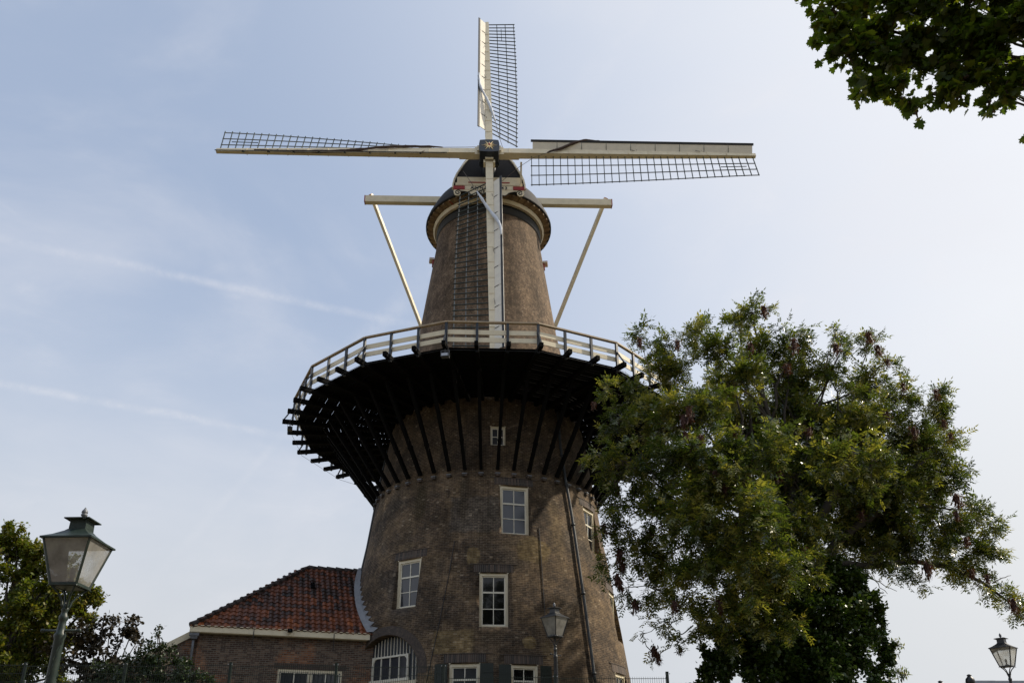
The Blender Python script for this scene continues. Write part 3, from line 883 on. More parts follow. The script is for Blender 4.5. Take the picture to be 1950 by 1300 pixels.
for k in range(4):                                             # wedges where the stocks pass through
    Mk = SH @ Matrix.Rotation(R(90)*k, 4, 'Y')
    yo = -.18 if k % 2 else .0
    for x in (-.24, .24): bar(mb, Mk, x-.05, x+.05, .44, .72, yo-.15, yo+.15)
    bar(mb, Mk, -.2, .2, .44, .60, yo-.30, yo-.22)
mb.build('wedge', MAT['cream'], hub)

LAT0, LAT1 = 2.12, 13.35
def tw(r): return R(31)*max(0, min(1, 1-(r-LAT0)/(LAT1-LAT0)))**1.15 - R(1.5)
for k in range(4):
    horiz = k % 2 == 1
    yo = -.16 if horiz else .06
    Mk = SH @ Matrix.Rotation(R(90)*k, 4, 'Y')
    sail = MB()
    # whip, tapering
    def quad(r, w, d, yc):
        return [(-w/2, yc-d/2, r), (w/2, yc-d/2, r), (w/2, yc+d/2, r), (-w/2, yc+d/2, r)]
    secs = [(.44, .36, .36), (2.2, .36, .34), (6, .32, .29), (10, .26, .23), (13.5, .20, .17)]
    vs = []
    for r, w, d in secs: vs += quad(r, w, d, yo)
    fs = [(3, 2, 1, 0)] + [(i*4+j, i*4+(j+1) % 4, (i+1)*4+(j+1) % 4, (i+1)*4+j) for i in range(len(secs)-1) for j in range(4)] + [tuple(len(vs)-4+j for j in range(4))]
    sail.add(vs, fs)
    # short cleats near the hub
    if horiz:
        sail.beam((0.0, yo+.22, .45), (0.0, yo+.22, 1.5), .26, .1, up=(0, 1, 0))
    for r in np.arange(1.0, 13, 1.0):
        sail.box((-.02, yo-.0, r), (.36*(1-r/34), .40*(1-r/30), .035))
    so_ = sail.build('sail', MAT['cream'], mill); so_.matrix_basis = Mk
    so_['label'] = ['sail pointing up', 'sail pointing right', 'sail pointing down to the gallery', 'sail pointing left'][k]
    # lattice
    lt = MB(); WL = 1.50
    def wp(r):
        for (r0, w0, d0), (r1, w1, d1) in zip(secs, secs[1:]):
            if r <= r1: return w0+(w1-w0)*(r-r0)/(r1-r0)
        return .2
    def lp(r, s, dy=0):   # s metres from the whip edge
        w = tw(r); x0 = wp(r)/2-.02
        return Vector((x0+s*math.cos(w)-dy*math.sin(w), yo+.02+s*math.sin(w)+dy*math.cos(w), r))
    nb = 32
    for i in range(nb):
        r = LAT0+(LAT1-LAT0)*i/(nb-1)
        ww = tw(r)
        lt.beam(lp(r, -.15), lp(r, WL+.07), .045, .035, up=(0, 0, 1))
    for s in (WL/3, 2*WL/3, WL):
        n_ = 24
        for i in range(n_):
            r0 = LAT0-.05+(LAT1-LAT0+.1)*i/n_; r1 = LAT0-.05+(LAT1-LAT0+.1)*(i+1)/n_
            lt.beam(lp(r0, s, .033), lp(r1, s, .033), .045, .03, up=(0, 1, 0), mi=1)
    # small climbing rungs near the tip
    lt.beam(lp(11.6, WL*.5, .03), lp(12.9, WL*.5, .03), .03, .03, up=(0, 1, 0))
    lo = lt.build('lattice', [MAT['lattice'], MAT['lattice2']], so_)
    # leading board
    bd_ = MB(); BW = .41; wa = R(38)
    def bp(r, s, dy=0):
        x0 = -wp(r)/2+.01; return Vector((x0-s*math.cos(wa)+dy*math.sin(wa)*-1, yo-.13*(1-r/40)-s*math.sin(wa)+dy*math.cos(wa), r))
    edges = list(np.linspace(LAT0+.05, 13.35, 10))
    for r0, r1 in zip(edges, edges[1:]):
        g = .012
        v8 = [bp(r0+g, 0, 0), bp(r0+g, BW, 0), bp(r0+g, BW, .025), bp(r0+g, 0, .025), bp(r1-g, 0, 0), bp(r1-g, BW, 0), bp(r1-g, BW, .025), bp(r1-g, 0, .025)]
        bd_.add(v8, [(0, 1, 2, 3), (7, 6, 5, 4), (1, 0, 4, 5), (3, 2, 6, 7), (2, 1, 5, 6), (0, 3, 7, 4)])
    for r in edges[1:-1]:
        bd_.beam(bp(r, .02, .05), bp(r, BW-.03, .05), .06, .05, up=(0, 0, 1), mi=1)
        bd_.beam(bp(r, .02, -.008), bp(r, BW*.6, -.008), .03, .012, up=(0, 0, 1), mi=1)
    bd_.build('leading_board', [MAT['board'], MAT['lattice']], so_)
    ed = MB(); ed.add([bp(q, BW+e1, e2) for q in (LAT0-.03, 13.4) for e1, e2 in ((-.02, -.008), (.10, -.008), (.10, .03), (-.02, .03))], [(0, 1, 2, 3), (7, 6, 5, 4), (0, 4, 5, 1), (1, 5, 6, 2), (2, 6, 7, 3), (3, 7, 4, 0)]); ed.build('board_edge', MAT['black'], so_)
    # rolled sail cloth and its rope
    cl = MB(); rp = MB()
    fr = yo-.26
    if k == 0:
        cp = [(-.50, fr-.16, 7.2), (-.50, fr-.1, 6.9), (-.42, fr-.1, 5.9), (-.1, fr-.02, 4.9), (.1, fr, 4.1), (.25, fr+.05, 3.4), (.34, fr+.1, 3.0)]; mt = 'cloth_white'; rr = [.03, .07, .08, .07, .08, .06, .04]
        rpts = [(.34, fr+.1, 3.0), (.45, fr+.2, 2.2), (.75, fr+.3, .6)]
    elif k == 1:
        cp = [(-.58, fr-.1, 5.6), (-.60, fr-.12, 4.9), (-.45, fr-.1, 4.3), (-.1, fr, 3.6), (.12, fr, 3.1), (.2, fr+.05, 2.9)]; mt = 'cloth'; rr = [.04, .07, .07, .06, .05, .03]
        rpts = [(.2, fr+.05, 2.9), (.42, fr+.2, 2.2), (.75, fr+.5, 1.5), (1.4, fr+1.2, .3)]
    elif k == 2:
        cp = [(.62, fr-.05, 3.2), (.45, fr-.05, 3.6), (.2, fr, 4.15), (-.05, fr, 4.7), (-.3, fr-.08, 5.3), (-.46, fr-.14, 5.9), (-.48, fr-.15, 6.5)]; mt = 'cloth_white'; rr = [.03, .05, .08, .07, .08, .06, .03]
        rpts = [(.62, fr-.05, 3.2), (.9, fr+.1, 2.3), (1.3, fr+.3, 1.1)]
    else:
        cp = [(.32, fr+.15, 2.3), (.30, fr+.1, 3.0), (.22, fr+.05, 4.2), (.05, fr, 5.4), (-.12, fr+.02, 6.4), (-.20, fr+.08, 7.6), (-.20, fr+.1, 9.2), (-.17, fr+.1, 10.6), (-.1, fr+.1, 11.6)]; mt = 'cloth'; rr = [.02, .05, .055, .06, .07, .075, .07, .06, .03]
        rpts = [(.32, fr+.15, 2.3), (.5, fr+.25, 1.2), (.62, fr+.3, .5)]
    # smooth and wrinkle
    P = [Vector(p) for p in cp]; pp = []; rads = []
    for i in range(len(P)-1):
        for j in range(5):
            f = j/5; p0 = P[max(0, i-1)]; p1 = P[i]; p2 = P[i+1]; p3 = P[min(len(P)-1, i+2)]
            q = .5*((2*p1)+(-p0+p2)*f+(2*p0-5*p1+4*p2-p3)*f*f+(-p0+3*p1-3*p2+p3)*f**3)
            pp.append(q); rads.append((rr[i]*(1-f)+rr[i+1]*f)*random.uniform(.8, 1.25))
    pp.append(P[-1]); rads.append(rr[-1])
    cl.tube(pp, rads, 8); cl.build('sail_cloth', MAT[mt], so_)
    rp.tube(rpts, .012, 5)
    for r in (3.2, 7.1, 10.4):
        rp.tube([(-.1, fr+.05, r), (-.16, fr+.15, r+.3), (-.2, fr+.1, r+.35)], .012, 4)
    rp.build('rope', MAT['rope'], so_)
mb = MB(); mb.beam((1.62, -4.0, 31.15), (1.62, -3.4, 30.05), .09, .09); mb.build('stay', MAT['cream'], mill)

# ------------------------------------------------------------------ brick house on the left
def house_brick():
    t = NT('house_brick'); o = t.sep(t.tc.outputs['Object'])
    # walls stand along local x or y: use the one that runs
    g = t.N.new('ShaderNodeNewGeometry'); tr = t.N.new('ShaderNodeVectorTransform'); tr.vector_type = 'NORMAL'; tr.convert_from = 'WORLD'; tr.convert_to = 'OBJECT'
    t.L.new(g.outputs['True Normal'], tr.inputs[0]); nn = t.sep(tr.outputs[0])
    side = t.math('GREATER_THAN', t.math('ABSOLUTE', nn[0]), .7)
    u = t.math('ADD', t.math('MULTIPLY', o[0], t.math('SUBTRACT', 1, side)), t.math('MULTIPLY', o[1], side))
    uv = t.comb(u, o[2], 0)
    wn = t.N.new('ShaderNodeTexWhiteNoise'); wn.noise_dimensions = '2D'
    t.L.new(t.comb(t.math('FLOOR', t.math('DIVIDE', u, .16)), t.math('FLOOR', t.math('DIVIDE', o[2], .062)), 0), wn.inputs['Vector'])
    ns = t.noise(uv, 2.5, 5, .65); nb = t.noise(uv, .55, 4, .6)
    tone = t.math('MULTIPLY_ADD', wn.outputs['Value'], .55, t.math('MULTIPLY', ns, .45))
    a = t.ramp(tone, [(.15, (.045, .030, .026)), (.5, (.095, .060, .044)), (.9, (.24, .17, .12))])
    b = t.ramp(tone, [(.15, (.08, .036, .022)), (.5, (.24, .095, .045)), (.9, (.40, .23, .13))])
    low = t.smooth(o[2], 2.6, 1.2)
    col = t.mix(t.smooth(t.math('ADD', nb, t.math('MULTIPLY', low, .14)), .50, .62), a, b)
    br = brick_nodes(t, uv, (1, 1, 1), (.9, .9, .9), (0, 0, 0)); col = t.mix(br.outputs['Fac'], col, (.17, .15, .125))
    t.bump(t.math('MULTIPLY_ADD', ns, .5, t.math('SUBTRACT', 1, br.outputs['Fac'])), .7, .02)
    return t.done(col, .88, 0, .25)
MAT['house_brick'] = house_brick()
TW, TH_ = .232, .285
def tile_mat():
    t = NT('pantile'); uvn = t.N.new('ShaderNodeUVMap'); uvn.uv_map = 'UVMap'; uvv = t.sep(uvn.outputs[0])
    wn = t.N.new('ShaderNodeTexWhiteNoise'); wn.noise_dimensions = '2D'
    t.L.new(t.comb(t.math('FLOOR', uvv[0]), t.math('FLOOR', uvv[1]), 0), wn.inputs['Vector'])
    ob = t.tc.outputs['Object']; n = t.noise(ob, .8, 4, .6); n2 = t.noise(ob, 14, 4, .7)
    v = t.math('ADD', t.math('MULTIPLY', wn.outputs['Value'], .62), t.math('MULTIPLY', t.math('SUBTRACT', n, .2), .55))
    low = t.smooth(uvv[1], 8, 1)
    v = t.math('MULTIPLY_ADD', low, .14, v)
    c = t.ramp(v, [(.15, (.024, .018, .016)), (.38, (.062, .028, .019)), (.58, (.125, .042, .020)), (.80, (.185, .058, .024)), (1.0, (.36, .11, .034))])
    c = t.mix(t.smooth(n2, .5, .78, 0, .7), c, (.035, .03, .022))
    t.bump(n2, .3, .01); return t.done(c, .62, 0, .4)
MAT['tile'] = tile_mat()
MAT['ridge_tile'] = paint('ridge_tile', (.045, .032, .028), .7, .7, (.02, .02, .02), .3)

ZG = 3.55; dB = 31.0
while dB < 37:
    hB = at(704, 1218, dB)
    if math.hypot(hB.x, hB.y) < rad(hB.z)-.02: break
    dB += .02
ZEV = hB.z
hA = at(372, 1202, 31.0); s_ = (ZEV-1.6)/(hA.z-1.6); hA = EYE+(hA-EYE)*s_
print('eave', ZEV, hA, hB)
hx = Vector((hB.x-hA.x, hB.y-hA.y, 0)); HL = hx.length; hx.normalize(); hyaw = math.atan2(hx.y, hx.x)
house = empty('brick_house', (hA.x, hA.y, ZG), hyaw)
tag(house, 'low brick house with red pantile hip roof joined to the left of the mill', 'house')
HH = ZEV-ZG; DEP = 7.4; HLX = HL+2.2
# window opening in the front wall
def h_local(px, py, y=0.0):
    d = px_dir(px, py); Mi = (Matrix.Translation((hA.x, hA.y, ZG)) @ Matrix.Rotation(hyaw, 4, 'Z')).inverted()
    e = Mi @ EYE; dd = Mi.to_3x3() @ d; k = (y-e.y)/dd.y; return e+dd*k
w0 = h_local(529, 1274, .14); w1 = h_local(652, 1276, .14)
wx0, wx1, wzt = w0.x, w1.x, (w0.z+w1.z)/2; wzb = wzt-1.6
WI = .14
mb = MB()
def wallbox(x0, x1, y0, y1, z0, z1): mb.box(((x0+x1)/2, (y0+y1)/2, (z0+z1)/2), (x1-x0, y1-y0, z1-z0))
T_ = .3; o_ = .12
wallbox(o_, wx0, o_, o_+T_, -.4, HH-.03); wallbox(wx1, HLX, o_, o_+T_, -.4, HH-.03)
wallbox(wx0, wx1, o_, o_+T_, wzt, HH-.03); wallbox(wx0, wx1, o_, o_+T_, -.4, wzb)
wallbox(o_, o_+T_, o_+T_, DEP-.1, -.4, HH-.03); wallbox(o_+T_, HLX, DEP-.4, DEP-.1, -.4, HH-.03)
hw = mb.build('wall', MAT['house_brick'], house)
mb = MB(); 
for i in range(int((wx1-wx0+.3)/.075)):
    x = wx0-.15+i*.075; mb.box((x+.035, o_-.004+.01, wzt+.115), (.064, .03, .21))
mb.build('lintel', MAT['arch'], house)
# window: two casements behind iron bars
mb = MB(); I = Matrix.Identity(4); y0 = o_+.02; f = .085
xm = (wx0+wx1)/2
for a, b in ((wx0, wx0+f), (wx1-f, wx1), (xm-f*.7, xm+f*.7)): bar(mb, I, a, b, wzb+.002, wzt-.002-f, y0, y0+.1)
bar(mb, I, wx0, wx1, wzt-f-.002, wzt-.002, y0, y0+.1)
hwn = mb.build('window', MAT['cream'], house); hwn['label'] = 'wide cream window behind black iron bars'
mb = MB()
for a, b in ((wx0+f, xm-f*.7), (xm+f*.7, wx1-f)):
    bar(mb, I, (a+b)/2-.02, (a+b)/2+.02, wzb, wzt-f-.002, y0+.03, y0+.07)
    for x0_ in (a, b-.04): bar(mb, I, x0_, x0_+.04, wzb, wzt-f-.045, y0+.03, y0+.07)
    bar(mb, I, a+.04, b-.04, wzt-f-.044, wzt-f-.004, y0+.03, y0+.07)
mb.build('sash', MAT['white'], hwn)
mb = MB(); bar(mb, I, wx0+.03, wx1-.03, wzb, wzt-.03, y0+.075, y0+.09); mb.build('pane', MAT['glass_pale'], hwn)
mb = MB()
n_ = 15
for i in range(n_):
    x = wx0+(wx1-wx0)*(i+.5)/n_; mb.tube([(x, y0-.035, wzb), (x, y0-.035, wzt-.1)], .011, 6)
mb.build('window_bars', MAT['black'], hwn)
# eaves board on front and left side
EV = .0
mb = MB(); bar(mb, I, -.16, HL-.02, HH-.02, HH+.20, -.16, -.12); bar(mb, I, -.16, HL-.02, HH+.20, HH+.225, -.19, -.1)
bar(mb, I, -.16, HL-.1, HH-.04, HH-.021, -.12, .10)
mb.build('eaves_board', MAT['cream'], house)
mb = MB(); bar(mb, I, -.20, -.16, HH-.02, HH+.22, -.16, DEP); mb.build('eaves_board', MAT['cream'], house)
for px in (482, 636):
    q = h_local(px, 1215, -.2); mb = MB(); bar(mb, I, q.x-.012, q.x+.012, HH-.52, HH+.14, -.185, -.165); mb.build('anchor_bar', MAT['black'], house)
# lower side wall with its sloping verge board
mb = MB(); sx = -3.4; sl_ = .62
mb.prism([(sx, -.4), (o_-.002, -.4), (o_-.002, HH+.02), (sx, HH+.02+sx*sl_)], Matrix.Translation((0, .35, 0)), 5.5); mb.build('side_wall', MAT['house_brick'], house)
mb = MB(); mb.prism([(sx, HH-.08+sx*sl_), (-.04, HH-.10), (-.04, HH+.16), (sx, HH+.18+sx*sl_)], Matrix.Translation((0, .30, 0)), .045); mb.build('verge_board', MAT['cream'], house)
mb = MB(); mb.prism([(sx-.1, HH+.10+sx*sl_-.06), (-.04, HH+.10), (-.04, HH+.15), (sx-.1, HH+.15+sx*sl_-.06)], Matrix.Translation((0, .36, 0)), 5.5); mb.build('lean_to_roof', MAT['tile'], house)
# downpipe with hopper at the corner
mb = MB(); mb.tube([(-.02, -.08, HH-.25), (-.02, -.05, HH-.6), (-.02, -.03, -.2)], .045, 10)
mb.box((-.02, -.12, HH-.12), (.34, .22, .1)); mb.box((-.02, -.10, HH-.22), (.22, .17, .12), taper=1.3)
mb.build('downpipe', MAT['zinc'], house)
# roof: hipped on the left, ridge runs into the tower; every pantile modelled
zr = h_local(640, 1085, DEP/2); RZ = zr.z+.0; ry = DEP/2
ridge_x0 = h_local(587, 1083, DEP/2).x
er = HH+.17
RIDGE_R = HLX
def tile_slope(name, O, U, S, nrm, w, length, clip):
    """O lower corner, U unit along eave, S unit up the slope; rows of pantiles clipped by clip(u, v)"""
    nu = int(w/TW); nv = int(length/TH_)+1; sub = 6
    vs = []; fs = []; uvs = []
    for j in range(nv):
        for i in range(-1, nu+1):
            uc = (i+.5)*TW; vc = (j+.5)*TH_
            if not clip(uc, vc): continue
            base = len(vs); jl = random.uniform(-.006, .006); jr = random.uniform(-.004, .008)
            for b in range(2):
                for a in range(sub+1):
                    ua = a/sub
                    wave = .028*math.sin(2*PI*ua-.6)
                    u = (i+ua)*TW; v = j*TH_+(0 if b == 0 else TH_*1.16)
                    lift = .042 if b == 0 else .004
                    p = O+U*u+S*(v+jl)+nrm*(wave+lift+jr)
                    vs.append(p); uvs.append((i+.02+.96*ua, j+.02+b*.96))
            # lower edge thickness
            for a in range(sub+1):
                vs.append(vs[base+a]-nrm*.03); uvs.append((i+.02+.96*a/sub, j+.03))
            for a in range(sub):
                fs.append((base+a, base+a+1, base+sub+2+a, base+sub+1+a))
                fs.append((base+2*(sub+1)+a, base+2*(sub+1)+a+1, base+a+1, base+a))
    return vs, fs, uvs
sl_len = math.hypot(RZ-er, ry+.15); S = Vector((0, ry+.15, RZ-er)).normalized(); U = Vector((1, 0, 0)); NRM = U.cross(S).normalized()
hipw = ridge_x0+.2
def clipf(u, v):
    return u > hipw*(v/sl_len)-.12 and v < sl_len+.05 and u < HLX
me_v, me_f, me_u = tile_slope('f', Vector((-.2, -.17, er)), U, S, NRM, HLX+.2, sl_len, clipf)
# left hip slope
S2 = Vector((hipw, 0, RZ-er)).normalized(); U2 = Vector((0, -1, 0)); N2 = U2.cross(S2).normalized(); sl2 = math.hypot(hipw, RZ-er)
def clip2(u, v):
    fr = v/sl2; half = (ry+.17); return half*fr-.1 < u < 2*half-half*fr+.1 and v < sl2+.05
v2, f2, u2 = tile_slope('h', Vector((-.2, DEP+.17, er)), U2, S2, N2, DEP+.34, sl2, clip2)
S3 = Vector((0, -(ry+.15), RZ-er)).normalized(); U3 = Vector((-1, 0, 0)); N3 = U3.cross(S3).normalized()
v3, f3, u3 = tile_slope('b', Vector((HLX, DEP+.17, er)), U3, S3, N3, HLX+.2, sl_len, lambda u, v: (HLX-u)+.2 > hipw*(v/sl_len)-.1 and v < sl_len)
vs = me_v+v2+v3; fs = me_f+[tuple(len(me_v)+i for i in q) for q in f2]+[tuple(len(me_v)+len(v2)+i for i in q) for q in f3]; us = me_u+u2+[(a+100, b) for a, b in u3]
me = bpy.data.meshes.new('roof'); me.from_pydata([tuple(v) for v in vs], [], fs); me.materials.append(MAT['tile'])
uvl = me.uv_layers.new(name='UVMap'); li = np.zeros(len(me.loops), dtype=np.int32); me.loops.foreach_get('vertex_index', li)
uvl.data.foreach_set('uv', np.array(us, dtype=np.float32)[li].ravel())
roof = link('roof', me, house)
# dark under-roof so that nothing shows between tiles
mb = MB(); e_ = -.05
a = Vector((-.12, -.1, er-.05)); b = Vector((HLX, -.1, er-.05)); c = Vector((HLX, ry, RZ-.06)); d = Vector((ridge_x0, ry, RZ-.06)); e = Vector((-.12, DEP+.1, er-.05)); g = Vector((HLX, DEP+.1, er-.05))
mb.add([a, b, c, d, e, g], [(0, 1, 2, 3), (0, 3, 4), (3, 2, 5, 4), (0, 4, 5, 1)]); mb.build('roof_boards', MAT['black'], roof)
# ridge and hip tiles, overlapping
def ridge_run(p, q, name):
    mb = MB(); L_ = (q-p).length; n = max(2, int(L_/.36)); d = (q-p)/n
    for i in range(n):
        a = p+d*i; b = a+d*1.12; lift = Vector((0, 0, .012+(i % 2)*.004)); sw = 1
        mb.tube([a+lift*1.5, b-lift*.5], [.125, .10], 10)
    return mb.build(name, MAT['ridge_tile'], roof)
ridge_run(Vector((ridge_x0, ry, RZ+.0)), Vector((HL+1.2, ry, RZ+.0)), 'ridge_tiles')
ridge_run(Vector((-.17, -.15, er+.03)), Vector((ridge_x0, ry, RZ+.01)), 'hip_tiles')
ridge_run(Vector((-.17, DEP+.15, er+.03)), Vector((ridge_x0, ry, RZ+.01)), 'hip_tiles')
# two glass / dark tiles
mb = MB()
for px, py, hh in ((552, 1203, .16), (595, 1117, .42)):
    dd = px_dir(px, py); Mi = (Matrix.Translation((hA.x, hA.y, ZG)) @ Matrix.Rotation(hyaw, 4, 'Z')).inverted()
    e = Mi @ EYE; dl = Mi.to_3x3() @ dd; O = Vector((-.2, -.17, er)); k = (O-e).dot(NRM)/dl.dot(NRM); p = e+dl*k+NRM*.085
    Mr = Matrix((U, NRM*-1, S)).transposed().to_4x4(); Mr.translation = p
    bar(mb, Mr, -.09, .09, -hh/2, hh/2, -.03, .05)
mb.build('roof_light', MAT['glass'], roof)
# stepped lead where the roof meets the round tower
mb = MB(); Mh = Matrix.Translation((hA.x, hA.y, ZG)) @ Matrix.Rotation(hyaw, 4, 'Z'); Mi = Mh.inverted()
nst = 13
for i in range(nst):
    f0 = i/nst; y = -.15+(ry+.1)*f0; z = er+(RZ-er)*f0+.03
    # walk along x until the tower is met
    x = 0
    while x < HLX:
        p = Mh @ Vector((x, y, z))
        if math.hypot(p.x, p.y) < rad(p.z)+.01: break
        x += .01
    f1 = (i+1.25)/nst; y1 = -.15+(ry+.1)*f1; z1 = er+(RZ-er)*f1+.03; x1 = 0
    while x1 < HLX:
        p = Mh @ Vector((x1, y1, z1))
        if math.hypot(p.x, p.y) < rad(p.z)+.01: break
        x1 += .01
    A = Vector((x-.22, y, z+.085)); B = Vector((x+.02, y-.02, z+.10)); Cc = Vector((x1+.02, y1-.02, z1+.10)); Dd = Vector((x1-.22, y1, z1+.085))
    up1 = Mi.to_3x3() @ Vector((0, 0, .0))
    pa = Mh @ B; ra = math.atan2(pa.y, pa.x); W0 = Mi @ P_t(ra, pa.z-.02, .025); W1 = Mi @ P_t(ra, pa.z+.19, .025)
    pc = Mh @ Cc; rc = math.atan2(pc.y, pc.x); W2 = Mi @ P_t(rc, pc.z+.02, .025); W3 = Mi @ P_t(rc, pa.z+.19+.02, .025)
    mb.add([A, B, Cc, Dd], [(0, 1, 2, 3)]); 
    rr_ = ra+(rc-ra)*.0; 
    Wt = Mi @ P_t(ra+.052, pa.z+.12, .028)
    mb.add([W0, W2, W3, W1], [(0, 1, 2, 3)]); mb.add([W0, Wt, W1], [(0, 1, 2)])
mb.build('lead_flashing', MAT['lead'], roof)

# ------------------------------------------------------------------ street lamps
def make_lamp(mat, s=.56, postmat=None):
    root = empty('street_lamp'); pm = postmat or mat
    HB = 3.42                                   # underside of the lantern
    b0, b1, hL = s*.50/2, s*.90/2, s*.86        # half widths bottom / top, height
    # post
    mb = MB()
    prof = [(.17, 0), (.17, .12), (.13, .18), (.13, .75), (.15, .80), (.10, .92), (.075, 1.0), (.078, 1.5), (.074, 2.1), (.068, 2.86), (.080, 2.885), (.080, 2.91), (.062, 2.93), (.058, 2.97), (.050, 3.01), (.050, 3.05), (.062, 3.065), (.064, 3.10), (.048, 3.115), (.040, 3.15), (.052, 3.165), (.050, 3.185), (.030, 3.20), (.022, 3.235)]
    mb.lathe([(r_*(.73 if z_ > .9 else 1), z_) for r_, z_ in prof], 20)
    for i in range(19):                          # raised leaf work on the shaft
        z = 1.1+i*.09; a = i*2.4
        for q in (0, 2.1, 4.2):
            aa = a+q; r = .054-.0015*i/4; c = Vector((math.cos(aa)*r, math.sin(aa)*r, z)); t = Vector((-math.sin(aa), math.cos(aa), 0))
            mb.add([c-t*.014, c+Vector((0, 0, .05))+t*.014+Vector((c.x, c.y, 0)).normalized()*.010, c+Vector((0, 0, .075)), c+Vector((0, 0, .02))-t*.02+Vector((c.x, c.y, 0)).normalized()*.008], [(0, 1, 2), (0, 2, 3)])
    p = mb.build('post', pm, root)
    mb = MB(); mb.tube([(-.19, 0, 2.95), (.19, 0, 2.95)], .013, 8)
    for sx in (-1, 1): mb.tube([(sx*.17, 0, 2.95), (sx*.185, 0, 2.95), (sx*.205, 0, 2.95), (sx*.215, 0, 2.95)], [.013, .022, .022, .008], 10)
    mb.build('ladder_rest', pm, root)
    # four curved arms under the lantern
    mb = MB()
    for k in range(4):
        a = R(45+90*k); c, sn = math.cos(a), math.sin(a); rb = b0*1.42
        mb.tube([(c*.02, sn*.02, 3.17), (c*.04, sn*.04, 3.21), (c*.05, sn*.05, 3.26), (c*rb*.5, sn*rb*.5, 3.335), (c*rb, sn*rb, HB-.0), (c*rb*1.12, sn*rb*1.12, HB-.03)], [.016, .014, .013, .012, .013, .008], 6)
    mb.build('bracket', pm, root)
    # lantern frame
    mb = MB()
    cor = lambda h, z: [Vector((x*h, y*h, z)) for x, y in ((-1, -1), (1, -1), (1, 1), (-1, 1))]
    B = cor(b0, HB); Tt = cor(b1, HB+hL)
    for i in range(4):
        j = (i+1) % 4; dd = Vector((B[i].x, B[i].y, 0)).normalized()
        mb.beam(B[i], Tt[i], .022, .022, up=dd); mb.beam(B[i], B[j], .024, .03); mb.beam(Tt[i], Tt[j], .024, .026)
    fl = cor(b0*.98, HB-.012)
    mb.box((0, 0, HB-.012), (b0*1.5, b0*1.5, .012)); fr = mb.build('lantern_frame', mat, root)
    for i in range(4):
        j = (i+1) % 4; g = MB(); q = [B[i].lerp(B[j], .05)+Vector((0, 0, .015)), B[j].lerp(B[i], .05)+Vector((0, 0, .015)), Tt[j].lerp(Tt[i], .03)-Vector((0, 0, .012)), Tt[i].lerp(Tt[j], .03)-Vector((0, 0, .012))]
        g.add(q, [(0, 1, 2, 3)]); g.build('pane', MAT['lantern_glass'], fr)
    mb = MB(); mb.lathe([(.045, HB), (.045, HB+.05), (.018, HB+.06), (.018, HB+.10), (.028, HB+.12), (.03, HB+.17), (.012, HB+.2)], 12)
    mb.build('burner', MAT['zinc'], fr)
    # roof: flared pyramid, chimney, cap
    mb = MB(); e = s/2; Z = HB+hL
    prof = [(e*1.0, Z-.012), (e*1.0, Z+.006), (e*.70, Z+.052), (e*.42, Z+.112), (e*.35, Z+.135)]
    q = math.sqrt(2); mb.lathe([(r*q, z) for r, z in prof], 4, 0, False, a0=R(45)); 
    mb.lathe([(e*q, Z-.012), (b1*q*.7, Z-.005)], 4, 0, False, a0=R(45))
    mb.lathe([(e*.33*q, Z+.13), (e*.32*q, Z+.245), (e*.35*q, Z+.25)], 4, 0, False, a0=R(45))
    mb.lathe([(e*.50*q, Z+.245), (e*.50*q, Z+.257), (e*.30*q, Z+.275), (.03, Z+.285), (.02, Z+.29)], 4, 0, False, a0=R(45))
    mb.build('lantern_roof', mat, root)
    mb = MB(); f = Z+.268
    mb.lathe([(.026, f), (.015, f+.015), (.014, f+.03), (.032, f+.042), (.035, f+.058), (.024, f+.068), (.034, f+.078), (.030, f+.10), (.013, f+.125), (.006, f+.14), (.0, f+.145)], 14)
    mb.build('finial', MAT['zinc'], root)
    return root
def copy_tree(o, parent=None):
    c = o.copy(); C.objects.link(c)
    if parent is not None: c.parent = parent
    for ch in list(o.children): copy_tree(ch, c)
    return c
def place_lamp(o, px, py, dist, rot, scale=1.0):
    """px, py: where the underside of the lantern is seen"""
    p = at(px, py, dist); o.location = (p.x, p.y, p.z-3.42*scale); o.rotation_euler = (0, 0, rot); o.scale = (scale,)*3
l1 = make_lamp(MAT['lamp_green']); place_lamp(l1, 133, 1116, 9.0, R(-3)); 
tag(l1, 'large green cast iron lantern in the left foreground before the trees', 'street lamp', 'old lantern street lamps')
l2 = make_lamp(MAT['lamp_grey']); place_lamp(l2, 1057, 1211, 22.0, R(45))
tag(l2, 'dark lantern lamp standing in front of the mill wall by the drainpipe', 'street lamp', 'old lantern street lamps')
l3 = copy_tree(l2); place_lamp(l3, 1918, 1268, 22.6, R(40)); l3['label'] = 'small lantern lamp low at the right edge against the pale sky'

